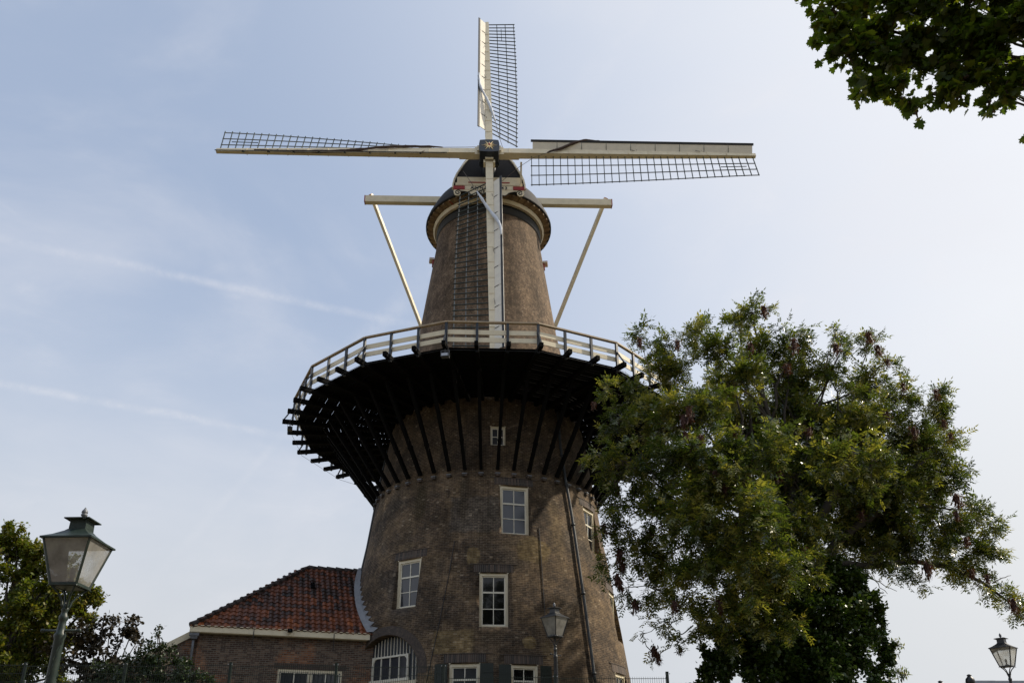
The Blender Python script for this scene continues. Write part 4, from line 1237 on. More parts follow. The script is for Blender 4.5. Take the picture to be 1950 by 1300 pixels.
# ------------------------------------------------------------------ mesh fence
FD = 20.0
fence = empty('wire_fence', (0, -D+FD, 2.2)); tag(fence, 'dark green welded wire fence running in front of the mill and house', 'fence')
def fpt(px, py, dist=FD):
    p = at(px, py, dist); return Vector((p.x, p.y+D-FD, p.z-2.2))
posts = [(-140, 1262, 20.8), (50, 1261, 20.6), (241, 1261, 20.4), (440, 1261, 20.2), (641, 1262, 20.0), (845, 1264, 19.8), (1057, 1284, 19.6), (1270, 1279, 19.6), (1480, 1298, 19.6), (1700, 1300, 19.6), (1920, 1304, 19.6)]
tops = []
for i, (px, py, dd) in enumerate(posts):
    p = fpt(px, py, dd); tops.append(p); h = 2.2
    q = [fpt(px, y_, dd) for y_ in (1290,)][0]
    mb = MB(); mb.box((p.x, p.y, p.z-h/2), (.06, .06, h)); mb.box((p.x, p.y, p.z+.006), (.066, .066, .012))
    po = mb.build('fence_post', MAT['fence'], fence)
    mb = MB()
    for dz in (-.04, -.6, -1.2, -1.8):
        for sx in (-.045, .045): mb.tube([(p.x+sx, p.y-.045, p.z+dz), (p.x+sx, p.y-.06, p.z+dz)], .012, 6)
    mb.build('bolt', MAT['steel'], po)
for i in range(len(tops)-1):
    a, b = tops[i], tops[i+1]; drop = (.06, .06, .06, .06, .06, .06, .10, .28, .05, .05)[i]
    zt = min(a.z, b.z)+.0-(.02 if i != 6 else .05); d = b-a; L_ = math.hypot(d.x, d.y); n = int(L_/.05); mb = MB(); h = 2.0
    for j in range(1, n):
        f_ = j/n; x = a.x+d.x*f_; y = a.y+d.y*f_-.035; r_ = .0035
        mb.add([(x-r_, y-r_, zt), (x+r_, y-r_, zt), (x, y+r_, zt), (x-r_, y-r_, zt-h), (x+r_, y-r_, zt-h), (x, y+r_, zt-h)], [(0, 3, 4, 1), (1, 4, 5, 2), (2, 5, 3, 0)])
    for k in range(11):
        z = zt-.04-k*.19
        for dy in (-.042, -.028): mb.beam((a.x, a.y+dy, z), (b.x, b.y+dy, z), .007, .009)
    mb.build('mesh_panel', MAT['fence'], fence)

# ------------------------------------------------------------------ trees
def leaf_mat(name, c0, c1, c2, trans=.35, rough=.42, spec=.5):
    t = NT(name); N = t.N; L = t.L
    at_ = N.new('ShaderNodeAttribute'); at_.attribute_name = 'tint'
    big = t.noise(t.tc.outputs['Object'], .45, 3, .5)
    v = t.math('ADD', t.math('MULTIPLY', at_.outputs['Fac'], .62), t.math('MULTIPLY', t.math('SUBTRACT', big, .3), .95))
    col = t.ramp(v, [(.1, c0), (.5, c1), (.92, c2)])
    t.done(col, rough, 0, spec)
    tl = N.new('ShaderNodeBsdfTranslucent'); L.new(t.mix(1, col, (1.25, 1.3, .55), 'MULTIPLY'), tl.inputs[0])
    mx = N.new('ShaderNodeMixShader'); mx.inputs[0].default_value = trans
    L.new(t.bsdf.outputs[0], mx.inputs[1]); L.new(tl.outputs[0], mx.inputs[2]); L.new(mx.outputs[0], N['Material Output'].inputs[0])
    return t.mat
MAT['ash_leaf'] = leaf_mat('ash_leaf', (.020, .036, .009), (.092, .128, .024), (.34, .30, .065), .40, .26, 1.0)
MAT['ivy_leaf'] = leaf_mat('ivy_leaf', (.018, .040, .009), (.042, .080, .014), (.10, .14, .025), .25, .35)
MAT['maple_leaf'] = leaf_mat('maple_leaf', (.040, .070, .012), (.085, .125, .016), (.22, .20, .025), .6, .45)
MAT['oak_leaf'] = leaf_mat('oak_leaf', (.055, .085, .014), (.12, .15, .022), (.24, .19, .035), .48)
MAT['purple_leaf'] = leaf_mat('purple_leaf', (.014, .014, .009), (.032, .026, .014), (.06, .04, .018), .15, .5)
MAT['shrub_leaf'] = leaf_mat('shrub_leaf', (.012, .026, .010), (.026, .045, .014), (.05, .075, .02), .2, .4)
MAT['seed'] = leaf_mat('ash_keys', (.035, .012, .007), (.07, .022, .010), (.12, .045, .016), .25, .6)

def unit(v): return v/np.maximum(1e-9, np.linalg.norm(v, axis=-1, keepdims=True))
class Leaves:
    """collects many small leaf-shaped faces; arrays of (base, direction, side) become polygons"""
    def __init__(s): s.V = []; s.F = []; s.T = []; s.n = 0
    def add(s, base, d, side, L_, W, tint, shape):
        """shape: (k,3) outline in (along, across, lift) units; faces: list of vertex-index tuples with equal length"""
        out, faces = shape
        nrm = np.cross(d, side); k = len(out)
        P = base[:, None, :] + d[:, None, :]*(out[None, :, 0:1]*L_[:, None, None]) + side[:, None, :]*(out[None, :, 1:2]*W[:, None, None]) + nrm[:, None, :]*(out[None, :, 2:3]*W[:, None, None])
        m_ = len(base); s.V.append(P.reshape(-1, 3)); f = np.array(faces)[None]+(s.n+np.arange(m_)*k)[:, None, None]
        s.F.append(f.reshape(-1, len(faces[0]))); s.T.append(np.repeat(tint, k)); s.n += m_*k
    def build(s, name, mat, parent, origin):
        V = np.concatenate(s.V)-np.array(origin)[None]; T = np.concatenate(s.T)
        me = bpy.data.meshes.new(name)
        tot = sum(f.size for f in s.F); np_ = sum(len(f) for f in s.F)
        me.vertices.add(len(V)); me.vertices.foreach_set('co', V.astype(np.float32).ravel())
        me.loops.add(tot); me.loops.foreach_set('vertex_index', np.concatenate([f.ravel() for f in s.F]).astype(np.int32))
        sizes = np.concatenate([np.full(len(f), f.shape[1]) for f in s.F]); st = np.concatenate([[0], np.cumsum(sizes)[:-1]])
        me.polygons.add(np_); me.polygons.foreach_set('loop_start', st.astype(np.int32))
        try: me.polygons.foreach_set('loop_total', sizes.astype(np.int32))
        except Exception: pass
        me.materials.append(mat); me.update(calc_edges=True)
        a = me.attributes.new('tint', 'FLOAT', 'POINT'); a.data.foreach_set('value', T.astype(np.float32))
        return link(name, me, parent)
LANCE = (np.array([(0, 0, 0), (.35, .5, .12), (1, 0, -.05), (.35, -.5, .12)]), [(0, 1, 2, 3)])
LANCE2 = (np.array([(0, 0, 0), (.3, .42, .1), (.65, .4, .08), (1, 0, -.12), (.65, -.4, .08), (.3, -.42, .1)]), [(0, 1, 2, 3, 4, 5)])
_mp = [(0, 0), (.02, .28), (-.08, .50), (.18, .42), (.30, .62), (.42, .50), (.52, .62), (.50, .30), (.72, .34), (.78, .16), (1.0, 0)]
LANCE2A = (LANCE[0], LANCE[1])
MAPLE = (np.array([(x, y*.95, -abs(y)*.25) for x, y in _mp]+[(x, -y*.95, -abs(y)*.25) for x, y in reversed(_mp[1:-1])]), [tuple(range(20))])
_ok = [(0, 0), (.15, .16), (.28, .12), (.38, .30), (.52, .20), (.64, .34), (.78, .22), (.92, .14), (1.0, 0)]
OAK = (np.array([(x, y, .06*math.sin(x*6)) for x, y in _ok]+[(x, -y, .06*math.sin(x*6)) for x, y in reversed(_ok[1:-1])]), [tuple(range(16))])
def rnd_unit(n):
    v = rng.normal(size=(n, 3)); return unit(v)
def grow(clumps, lv, tw_, kind, leaves_per_m2, centre):
    """clumps: list of (centre Vector, radius, density). Twigs fan out from each clump's heart, leaves sit along them."""
    for c, r, dens in clumps:
        c = np.array(c); out = c-np.array(centre); out = out/max(1e-6, np.linalg.norm(out))
        ntw = max(5, int(dens*9*r*r+6*r))
        d = unit(rnd_unit(ntw)*1.0+out*.35+np.array([0, 0, .25]))
        ln = r*rng.uniform(.55, 1.12, ntw); st = c[None]+rnd_unit(ntw)*r*.25*rng.random((ntw, 1))
        bend = rnd_unit(ntw)*.25+np.array([0, 0, -.12])
        for i in range(ntw):
            pts = [st[i]+d[i]*ln[i]*f+bend[i]*ln[i]*f*f for f in (0, .35, .7, 1)]
            if tw_ is not None: tw_.tube([Vector(p) for p in pts], [.02, .014, .009, .004], 4, caps=False)
        n = int(dens*leaves_per_m2*r*r*4)
        ti = rng.integers(0, ntw, n); f = rng.random(n)**.6*.85+.18
        base = st[ti]+d[ti]*(ln[ti]*f)[:, None]+bend[ti]*(ln[ti]*f*f)[:, None]+rng.normal(size=(n, 3))*(.045+.05*r)
        ld = unit(d[ti]*.55+rnd_unit(n)*.9+np.array([0, 0, -.25]))
        kind(lv, base, ld, n)
def ash_leaves(lv, base, ld, n):
    side = unit(np.cross(ld, rnd_unit(n)*.6+np.array([0, 0, 1.0]))); L_ = rng.uniform(.26, .44, n)
    tint = rng.random(n)
    nrm = np.cross(side, ld)
    for j in range(4):
        f = .25+.2*j
        b = base+ld*(L_*f)[:, None]-nrm*(0*L_)[:, None]+np.array([0, 0, -1])[None]*(L_*.25*f*f)[:, None]
        for sg in (-1, 1):
            dd = unit(side*sg*.85+ld*.5+rng.normal(size=(n, 3))*.12+np.array([0, 0, -.18])); ss = unit(np.cross(dd, nrm+rng.normal(size=(n, 3))*.25))
            lv.add(b, dd, ss, L_*rng.uniform(.34, .46, n), L_*.15, tint+rng.normal(size=n)*.06, LANCE)
    lv.add(base+ld*(L_*.95)[:, None], ld, side, L_*.42, L_*.15, tint, LANCE)
def simple_leaves(shape, l0, l1, wf, droop=.2):
    def f(lv, base, ld, n):
        side = unit(np.cross(ld, rnd_unit(n)*.7+np.array([0, 0, 1.0]))); L_ = rng.uniform(l0, l1, n)
        ld2 = unit(ld+np.array([0, 0, -droop])); side = unit(side-ld2*np.sum(side*ld2, 1, keepdims=True))
        lv.add(base, ld2, side, L_, L_*wf, rng.random(n), shape)
    return f
def limb(mb, a, b, r0, r1, sag=0.0, n=7, wob=.06):
    a = Vector(a); b = Vector(b); L_ = (b-a).length; pts = []; rr = []
    for i in range(n+1):
        f = i/n; w = Vector((random.gauss(0, 1), random.gauss(0, 1), random.gauss(0, 1)))*wob*L_*.35*math.sin(PI*f)
        pts.append(a.lerp(b, f)+Vector((0, 0, sag*L_*4*f*(1-f)))+w); rr.append(r0+(r1-r0)*f)
    mb.tube(pts, rr, 9); return pts

# --- the big ash with an ivy-clad trunk
AD = 28.5
base = at(1530, 1290, AD); base = Vector((base.x, base.y, 2.0))
ash = empty('ash_tree', base); tag(ash, 'large ash tree with brown seed clusters overhanging the right side of the gallery', 'tree')
def cl(px, py, rpx, dd, dens=1.0):
    p = at(px, py, AD+dd); return (p, rpx/ppm(p), dens)
ash_c = [cl(*q) for q in [
 (1434, 595, 34, 0, .8), (1408, 618, 30, 1, .7), (1330, 632, 40, .5, .8), (1216, 634, 24, 0, .8), (1510, 655, 40, 0), (1588, 640, 22, .5, .8), (1600, 672, 20, 0, .6), (1655, 655, 26, 0, .8), (1683, 688, 20, .5, .8),
 (1255, 672, 36, 1, .7), (1370, 668, 45, -1), (1440, 675, 50, 0), (1290, 712, 52, .5), (1400, 730, 66, -1.5), (1500, 735, 66, 1), (1580, 722, 44, 0, .8), (1655, 735, 50, .5, .9), (1722, 752, 34, 0, .9), (1782, 750, 22, 0, .8), (1775, 785, 36, .5),
 (1215, 760, 40, 0, .7), (1158, 740, 22, -1, .7), (1180, 800, 40, -1, .7), (1255, 800, 56, -1), (1330, 800, 70, -2), (1430, 810, 80, 1), (1530, 820, 80, 1), (1620, 820, 76, 0), (1700, 830, 70, .5), (1765, 850, 56, 0), (1815, 840, 22, 0, .7),
 (1140, 868, 26, -2, .7), (1190, 880, 44, -2, .8), (1240, 900, 60, -1.5), (1320, 890, 80, -3), (1410, 900, 90, -3), (1510, 910, 90, 0), (1600, 920, 84, 0), (1690, 930, 80, 0), (1765, 930, 60, .5), (1820, 900, 30, 0, .8),
 (1180, 960, 40, -1.5, .9), (1250, 985, 60, -1.5), (1340, 985, 85, -3), (1440, 990, 90, -4), (1530, 1000, 70, -1), (1620, 1010, 70, 1), (1710, 1000, 70, 0), (1790, 1000, 56, 0), (1850, 970, 36, 0, .9), (1880, 1000, 24, 0, .8),
 (1165, 1020, 30, -1, .8), (1158, 1070, 22, -1, .8), (1190, 1050, 30, -1, .9), (1260, 1060, 56, -1), (1350, 1080, 76, -3), (1440, 1085, 76, -4), (1500, 1080, 60, -3), (1660, 1060, 44, 0, .7), (1735, 1062, 36, 0, .8), (1800, 1055, 44, 0), (1860, 1058, 36, 0), (1892, 1040, 18, 0, .6),
 (1195, 1125, 24, -1, .6), (1250, 1120, 34, -1, .7), (1310, 1140, 44, -2, .8), (1390, 1150, 56, -3), (1470, 1145, 54, -3), (1500, 1180, 26, -3, .7), (1275, 1185, 24, -1.5, .5), (1330, 1190, 32, -2, .6), (1235, 1170, 15, -1, .45), (1225, 1205, 12, -1, .4), (1250, 1245, 14, -1, .45), (1290, 1222, 16, -1.5, .5), (1395, 1200, 34, -2, .7),
 (1748, 1108, 17, 0, .7), (1840, 1092, 26, 0, .9), (1880, 1105, 22, 0, .9), (1905, 1128, 18, 0, .9), (1928, 1150, 20, 0, .9), (1955, 1165, 24, 0, 1), (1985, 1185, 26, 0, 1), (2020, 1190, 26, 0, 1), (1860, 1030, 30, 0, .8), (1710, 1100, 20, 0, .5),
]]
# the far and near sides of the crown, which also carry its shade
for q in [(1380, 780, 90, 3.0), (1500, 780, 90, 3.4), (1620, 800, 90, 3.2), (1400, 920, 95, 3.6), (1520, 920, 95, 4.2), (1640, 930, 90, 3.6), (1420, 1040, 80, 3), (1300, 880, 70, 2.4), (1730, 900, 70, 2.6), (1480, 860, 80, -3.6), (1580, 880, 80, -3), (1660, 880, 70, -2.6)]:
    ash_c.append(cl(q[0], q[1], q[2]*.8, q[3], .7))
cen = at(1480, 930, AD)
lv = Leaves(); tw_ = MB(); grow(ash_c, lv, tw_, ash_leaves, 96, cen)
print('ash leaf faces', sum(len(f) for f in lv.F))
lv.build('crown', MAT['ash_leaf'], ash, base)
o = tw_.build('twig', MAT['twig'], ash); o.data.transform(Matrix.Translation(-base)); o['kind'] = 'stuff'
mb = MB(); top = at(1500, 1110, AD)-base
limb(mb, (0, 0, -.3), top, .62, .45, n=6, wob=.03)
mb.build('trunk', MAT['bark'], ash)
mains = [(1400, 860, -1), (1520, 780, .5), (1650, 830, 0), (1300, 930, -1), (1440, 700, 0), (1750, 900, .5)]
for px, py, dd in mains:
    mb = MB(); q = at(px, py, AD+dd)-base; pts = limb(mb, top-Vector((0, 0, random.uniform(.2, 1))), q, .26, .07, .05)
    near = sorted(ash_c, key=lambda c_: (Vector(c_[0])-base-q).length)[:9]
    for c_, r_, _d in near:
        k = random.choice(pts[3:]); limb(mb, k, Vector(c_)-base, .07, .02, .04, 5)
    mb.build('limb', MAT['bark'], ash)
mb = MB()
def at_l(px, py, dd=0): return at(px, py, AD+dd)-base
pts = [at_l(1500, 1100), at_l(1570, 1085), at_l(1605, 1072), at_l(1660, 1078), at_l(1740, 1068), at_l(1810, 1080), at_l(1870, 1108), at_l(1920, 1145), at_l(1990, 1188)]
mb.tube(pts, [.22, .17, .13, .11, .09, .08, .055, .04, .03], 9)
ol = mb.build('limb', MAT['bark'], ash); ol['label'] = 'long low limb reaching out to the right'
mb = MB()
for a_, b_ in (((1290, 1150), (1222, 1150)), ((1290, 1180), (1230, 1205)), ((1320, 1190), (1252, 1250)), ((1252, 1250), (1215, 1215)), ((1330, 1200), (1292, 1228)), ((1270, 1110), (1180, 1120)), ((1650, 1090), (1690, 1130)), ((1640, 1095), (1708, 1125)), ((1860, 1115), (1885, 1095)), ((1890, 1110), (1925, 1095)), ((1640, 700), (1655, 640)), ((1570, 700), (1590, 630)), ((1240, 720), (1218, 650)), ((1660, 720), (1690, 680))):
    p, q = at_l(*a_, -1), at_l(*b_, -1); limb(mb, p, q, .022, .008, random.uniform(-.06, .06), 6, .1)
mb.build('bare_twigs', MAT['twig'], ash)['kind'] = 'stuff'
# seed clusters
seed_px = [(1455, 590), (1290, 655), (1218, 650), (1512, 655), (1592, 662), (1655, 640), (1672, 665), (1690, 690), (1720, 735), (1782, 748), (1797, 806), (1810, 830), (1500, 700), (1430, 660), (1300, 800), (1312, 788), (1305, 830), (1335, 835), (1320, 845), (1400, 820), (1620, 860), (1540, 820), (1360, 905), (1480, 900), (1440, 880), (1130, 770), (1175, 930), (1207, 935), (1150, 1005), (1180, 1055), (1185, 1080), (1175, 1100), (1180, 1110), (1210, 1150), (1285, 1152), (1245, 1239), (1254, 1250), (1295, 1235), (1822, 950), (1822, 980), (1840, 1030), (1850, 1090), (1880, 1100), (1930, 1150), (1490, 1080), (1500, 1095), (1460, 1130), (1420, 1140), (1530, 1050), (1400, 1000), (1330, 960), (1270, 880), (1240, 1010), (1740, 820), (1690, 790), (1765, 1080), (1640, 980), (1370, 1150), (1465, 1050), (1380, 930)]
sp = None
for i, (px, py) in enumerate(seed_px):
    dd = -3.6 if (1280 < px < 1560 and 780 < py < 1160) else -1.3
    p = at(px, py, AD+dd)
    if sp is None or i % 12 == 0:
        sv = Leaves(); n = 70; b_ = np.clip(rng.normal(size=(n, 3)), -1.4, 1.4)*np.array([.045, .045, .07]); d_ = unit(rng.normal(size=(n, 3))*.5+np.array([0, 0, -1.0])); s__ = unit(np.cross(d_, rnd_unit(n)))
        sv.add(b_, d_, s__, rng.uniform(.06, .10, n), np.full(n, .022), rng.random(n), LANCE)
        sv.add(np.array([[0, 0, .10]]*8), unit(np.array([[math.cos(a_)*.25, math.sin(a_)*.25, -1] for a_ in np.arange(8)*.785])), np.array([[-math.sin(a_), math.cos(a_), 0] for a_ in np.arange(8)*.785]), np.full(8, .22), np.full(8, .07), rng.random(8), LANCE2A)
        sp = sv.build('seed_cluster', MAT['seed'], ash, (0, 0, 0)); o = sp
    else: o = sp.copy(); C.objects.link(o)
    o.location = p-base; o.rotation_euler = (0, 0, random.uniform(0, 6)); k = random.uniform(1.3, 2.3); o.scale = (k, k, k*random.uniform(.9, 1.3))
# ivy
ivy_c = [cl(*q) for q in [(1400, 1230, 60, -.5), (1360, 1270, 44, -.5), (1460, 1200, 66, -1), (1530, 1180, 70, -1), (1600, 1150, 60, 0), (1600, 1220, 70, -.5), (1650, 1200, 44, 0), (1670, 1260, 40, 0), (1520, 1260, 76, -1), (1440, 1280, 66, -.8), (1600, 1290, 70, -.5), (1550, 1110, 60, 0), (1580, 1090, 50, -.8), (1500, 1120, 60, -.5), (1430, 1190, 50, -.8), (1625, 1115, 40, -.6), (1610, 1100, 40, 0), (1350, 1300, 40, -.5), (1680, 1300, 36, 0), (1520, 1340, 80, -.5), (1430, 1350, 70, -.5), (1620, 1350, 70, 0), (1500, 1020, 60, .5), (1600, 1010, 50, 1), (1520, 930, 60, 1.2), (1450, 1100, 50, 0), (1490, 1140, 50, -1), (1650, 960, 50, 1.5), (1560, 850, 60, 1.8), (1450, 850, 50, 1.8), (1400, 1150, 44, 0), (1640, 1150, 40, -.5), (1660, 1170, 30, -.5), (1690, 1240, 26, 0), (1350, 1235, 26, 0), (1375, 1200, 36, 0), (1590, 1180, 50, -1.2), (1600, 900, 60, 1.5), (1670, 1010, 50, 1.2), (1500, 950, 60, 1.0), (1520, 760, 40, 1.5), (1640, 860, 50, 1.5), (1360, 900, 50, 1.5), (1330, 980, 44, 1), (1380, 1050, 44, .5), (1480, 1240, 50, -1.5), (1560, 1250, 50, -1.5)]]
lv = Leaves(); grow([(c_, r_, 1.0) for c_, r_, d_ in ivy_c], lv, None, simple_leaves(LANCE2, .10, .17, .8), 520, cen)
iv = lv.build('ivy', MAT['ivy_leaf'], ash, base); iv['label'] = 'dark ivy covering the trunk down to the ground'
# slim shrub beside the ivy
sb = at(1700, 1290, 30.5); sb.z = 2.0; sap = empty('shrub', sb); tag(sap, 'thin upright shrub with pointed leaves just right of the ivy-clad trunk', 'shrub')
def cl2(px, py, rpx, dist, dens=1.0):
    p = at(px, py, dist); return (p, rpx/ppm(p), dens)
lv = Leaves(); tw2 = MB(); grow([cl2(*q) for q in [(1700, 1232, 16, 30.5), (1708, 1225, 12, 30.5), (1692, 1255, 18, 30.5), (1700, 1280, 20, 30.5), (1722, 1285, 14, 30.5), (1690, 1305, 24, 30.5), (1720, 1320, 24, 30.5)]], lv, tw2, simple_leaves(LANCE, .16, .26, .26), 130, sb)
lv.build('foliage', MAT['ash_leaf'], sap, sb); 
for px in (1700, 1715): q = at(px, 1235+(px-1700)*2, 30.5); limb(tw2, (sb.x, sb.y, 1.9), q, .03, .008)
o = tw2.build('stem', MAT['twig'], sap); o.data.transform(Matrix.Translation(-sb))

# unseen trees added behind the viewer to give the mill windows dark reflections
for i_, (x_, y_, k_, rz_) in enumerate(((-9, -52, 1.15, 2.0), (8, -56, 1.3, 4.1), (24, -52, 1.1, .6), (-27, -54, 1.2, 5.2))):
    e_ = empty('added_tree', (x_, y_, 0), rz_); e_.scale = (k_,)*3
    tag(e_, ('leafy tree added behind the viewer to be mirrored in the left mill windows', 'tall tree added behind the viewer to be mirrored in the middle windows', 'tree added behind the viewer far to the right for window reflections', 'tree added behind the viewer far to the left for window reflections')[i_], 'tree', 'trees added behind the viewer')
    for ch in list(ash.children):
        if ch.name.split('.')[0] in ('crown', 'trunk', 'limb'): c_ = ch.copy(); C.objects.link(c_); c_.parent = e_
# --- maple branches hanging in at the top right, near the camera
MD = 9.0
mbase = Vector((13.5, -27.5, 0)); maple = empty('maple_tree', mbase); tag(maple, 'near maple tree whose dark branches hang in at the top right corner', 'tree')
mc = [cl2(*q) for q in [(1550, -20, 40, 9.2), (1532, 0, 10, 9.2, .8), (1590, 20, 40, 9), (1580, 52, 28, 9), (1620, 60, 40, 9), (1588, 100, 20, 9, .9), (1612, 105, 26, 9), (1650, 30, 50, 9.3), (1650, 100, 36, 9), (1690, 60, 50, 9), (1720, 20, 50, 8.8), (1640, 150, 22, 9, .9), (1668, 160, 26, 9), (1640, 182, 16, 8.9, .9), (1690, 172, 26, 9), (1725, 155, 20, 8.9), (1700, 120, 38, 9), (1735, 195, 16, 8.9, .9), (1745, 212, 13, 8.9, .8), (1722, 190, 14, 9, .8), (1765, 195, 12, 9, .7), (1780, 178, 12, 9, .7), (1745, 80, 50, 9), (1755, 118, 36, 9), (1800, 60, 56, 8.8), (1800, 120, 34, 8.8), (1795, 185, 14, 9, .9), (1815, 175, 24, 8.8), (1840, 150, 34, 8.8), (1850, 90, 50, 8.7), (1830, 185, 14, 8.9, .9), (1850, 10, 60, 8.6), (1880, 160, 26, 8.7), (1905, 110, 50, 8.6), (1900, 50, 60, 8.5), (1885, 195, 14, 8.6, .8), (1893, 212, 10, 8.6, .7), (1915, 175, 22, 8.6), (1940, 140, 40, 8.6), (1950, 60, 60, 8.4), (1955, 165, 22, 8.5, .9), (1780, 0, 60, 8.8), (1690, -20, 60, 9), (1620, -40, 50, 9.2), (1950, 0, 60, 8.4),
  (2010, 100, 70, 8.2), (2030, 10, 80, 8), (1900, -60, 80, 8.4), (1780, -80, 80, 8.6), (2100, 60, 90, 8), (2000, -90, 90, 8), (2150, 160, 80, 8), (2120, -60, 100, 8), (1660, -110, 80, 9), (1958, 252, 8, 8.5, .8), (2230, 40, 110, 8.2), (2250, 180, 100, 8.5), (1850, -180, 110, 8.4), (2050, -200, 120, 8.2)]]
mcen = Vector(at(2200, 0, 8.5))
lv = Leaves(); tw2 = MB(); grow(mc, lv, tw2, simple_leaves(MAPLE, .085, .155, .95, .35), 430, mcen)
print('maple faces', sum(len(f) for f in lv.F))
lv.build('crown', MAT['maple_leaf'], maple, mbase)
o = tw2.build('twig', MAT['twig'], maple); o.data.transform(Matrix.Translation(-mbase)); o['kind'] = 'stuff'
mb = MB(); fork = Vector((0, 0, 7.0)); limb(mb, (0, 0, -.2), fork, .34, .24, n=8, wob=.02); limb(mb, fork, (1, .5, 15), .2, .06); mb.build('trunk', MAT['bark'], maple)
for px, py, dd in ((1700, 60, 9), (1850, 80, 8.7), (1950, 130, 8.6), (1720, -60, 9), (2050, 80, 8.2), (2100, -80, 8)):
    mb = MB(); q = at(px, py, dd)-mbase; pts = limb(mb, fork+Vector((0, 0, random.uniform(-.5, 2))), q, .10, .02, .10, 9)
    for c_, r_, _d in sorted(mc, key=lambda c_: (Vector(c_[0])-mbase-q).length)[:7]: limb(mb, random.choice(pts[4:]), Vector(c_)-mbase, .022, .006, .03, 5)
    mb.build('limb', MAT['bark'], maple)

# --- trees and shrubs on the left, behind the lamp
def bush(name, label, cat, clumps, dist, mat, kind, dens, base_px, zb=1.0, trunk=.16, lat=None):
    b = at(base_px, 1290, dist); b.z = zb; e = empty(name, b); tag(e, label, cat)
    cs = [cl2(q[0], q[1], q[2], dist+(q[3] if len(q) > 3 else 0), q[4] if len(q) > 4 else 1.0) for q in clumps]
    cen = sum((Vector(c_[0]) for c_ in cs), Vector())/len(cs)
    lv = Leaves(); tb = MB(); grow(cs, lv, tb, kind, dens, cen); lv.build('crown' if cat == 'tree' else 'foliage', MAT[mat], e, b)
    print(name, sum(len(f) for f in lv.F))
    o = tb.build('twig', MAT['twig'], e); o.data.transform(Matrix.Translation(-b)); o['kind'] = 'stuff'
    mb = MB(); hub_ = cen-b; hub_.z *= .55; limb(mb, (0, 0, -.3), hub_, trunk, trunk*.6, n=5)
    for c_, r_, _d in cs: limb(mb, hub_, Vector(c_)-b, trunk*.35, .012, .05, 6)
    mb.build('trunk' if cat == 'tree' else 'stem', MAT['bark'], e)
    return e
bush('oak_tree', 'yellowing green tree behind the large lamp at the left edge', 'tree',
 [(8, 1010, 20), (30, 1030, 28, 0, .9), (50, 1050, 32), (15, 1060, 40), (80, 1050, 26, 0, .9), (70, 1085, 40), (110, 1075, 30), (30, 1110, 56), (100, 1120, 46), (140, 1105, 30, 0, .9), (170, 1120, 22, 0, .8), (150, 1145, 36), (185, 1140, 15, 0, .8), (100, 1170, 50), (40, 1170, 60), (160, 1180, 30), (20, 1230, 60), (80, 1230, 56), (130, 1220, 40), (30, 1290, 60), (100, 1290, 50), (-40, 1080, 60), (-60, 1180, 80), (-50, 1290, 80), (60, 1140, 60, 2), (120, 1150, 40, 2), (30, 1200, 60, 2), (-130, 1120, 90), (-140, 1240, 90)],
 26, 'oak_leaf', simple_leaves(OAK, .09, .145, .95), 760, 40, 1.2, .25)
bush('brown_leaved_shrub', 'dark brownish leaved shrub between the yellowing tree and the house', 'shrub',
 [(215, 1195, 26, 0, .5), (245, 1180, 18, 0, .4), (262, 1190, 16, 0, .4), (235, 1210, 34, 0, .8), (195, 1190, 24, 0, .7), (190, 1225, 36), (262, 1220, 26, 0, .7), (210, 1255, 44), (160, 1250, 40), (255, 1262, 44), (170, 1290, 50), (240, 1300, 50), (170, 1215, 30), (150, 1205, 26, 0, .8), (120, 1230, 30)],
 25, 'purple_leaf', simple_leaves(LANCE2, .09, .14, .75), 300, 215, 1.6, .07)
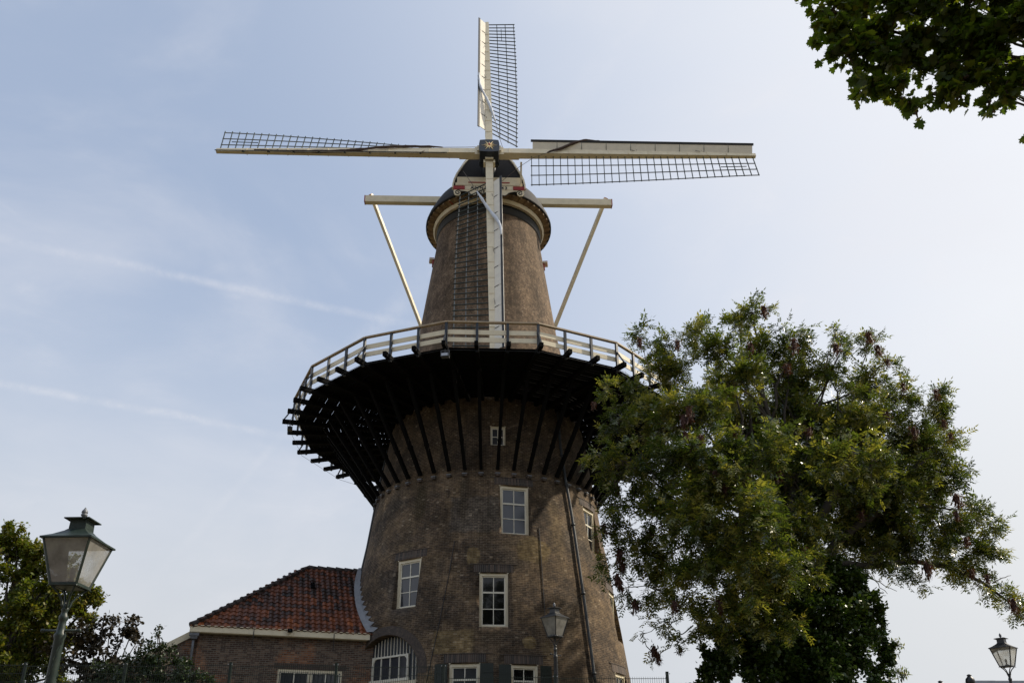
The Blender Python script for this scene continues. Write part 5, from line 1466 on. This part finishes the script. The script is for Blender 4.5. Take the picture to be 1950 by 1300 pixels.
bush('evergreen_shrub', 'dark green evergreen shrub in front of the left end of the house', 'shrub',
 [(303, 1196, 7, 0, .9), (300, 1210, 9, 0, .9), (304, 1225, 11, 0, .9), (285, 1228, 12, 0, .8), (298, 1245, 22), (325, 1240, 14, 0, .7), (320, 1262, 28), (280, 1262, 30), (345, 1275, 30), (250, 1280, 36), (300, 1295, 40), (370, 1290, 26), (210, 1290, 34), (395, 1305, 24), (345, 1310, 40), (250, 1330, 50), (350, 1340, 50)],
 23.5, 'shrub_leaf', simple_leaves(LANCE2, .07, .11, .6), 600, 300, 1.9, .06)

# ------------------------------------------------------------------ low things at the bottom right
def finial_post(px, py, dist, hpx, label):
    p = at(px, py, dist); k = 1.0; z0 = 1.2
    e = empty('gate_post', (p.x, p.y, z0)); tag(e, label, 'gate post', 'gate posts at the bottom right')
    h = p.z-z0; mb = MB(); mb.box((0, 0, (h-.55)/2), (.24, .24, h-.55)); mb.build('shaft', MAT['lamp_grey'], e)
    mb = MB(); mb.lathe([(.17, h-.55), (.19, h-.50), (.19, h-.46), (.11, h-.42), (.06, h-.37), (.05, h-.33), (.10, h-.28), (.13, h-.20), (.11, h-.12), (.06, h-.07), (.05, h-.05), (.07, h-.03), (.03, h)], 16)
    mb.build('finial', MAT['lamp_grey'], e); return e
finial_post(1845, 1283, 24, 20, 'dark iron gate post top nearest the small right lamp')
finial_post(1790, 1295, 24, 8, 'dark iron gate post top farther from the small right lamp, barely rising into view')
# distant low building, only its grey roof edge in view
p = at(1915, 1296, 60); fb = empty('flat_roofed_building', (p.x+3, p.y+4, 0)); tag(fb, 'distant pale grey flat-roofed building behind the small right lamp', 'building')
hz_ = p.z
mb = MB(); mb.box((0, 0, hz_/2-.2), (9.6, 8, hz_-.4)); mb.build('wall', MAT['stone'], fb)
mb = MB(); mb.box((0, 0, hz_-.1), (10.2, 8.6, .2)); mb.box((-2.6, 0, hz_+.22), (1.6, 1.6, .44)); mb.build('roof', MAT['far_roof'], fb)
mb = MB()
for i in range(4): mb.box((-3.4+i*2.2, -4.03, hz_-1.8), (1.1, .06, 1.4))
mb.build('window', MAT['glass'], fb)
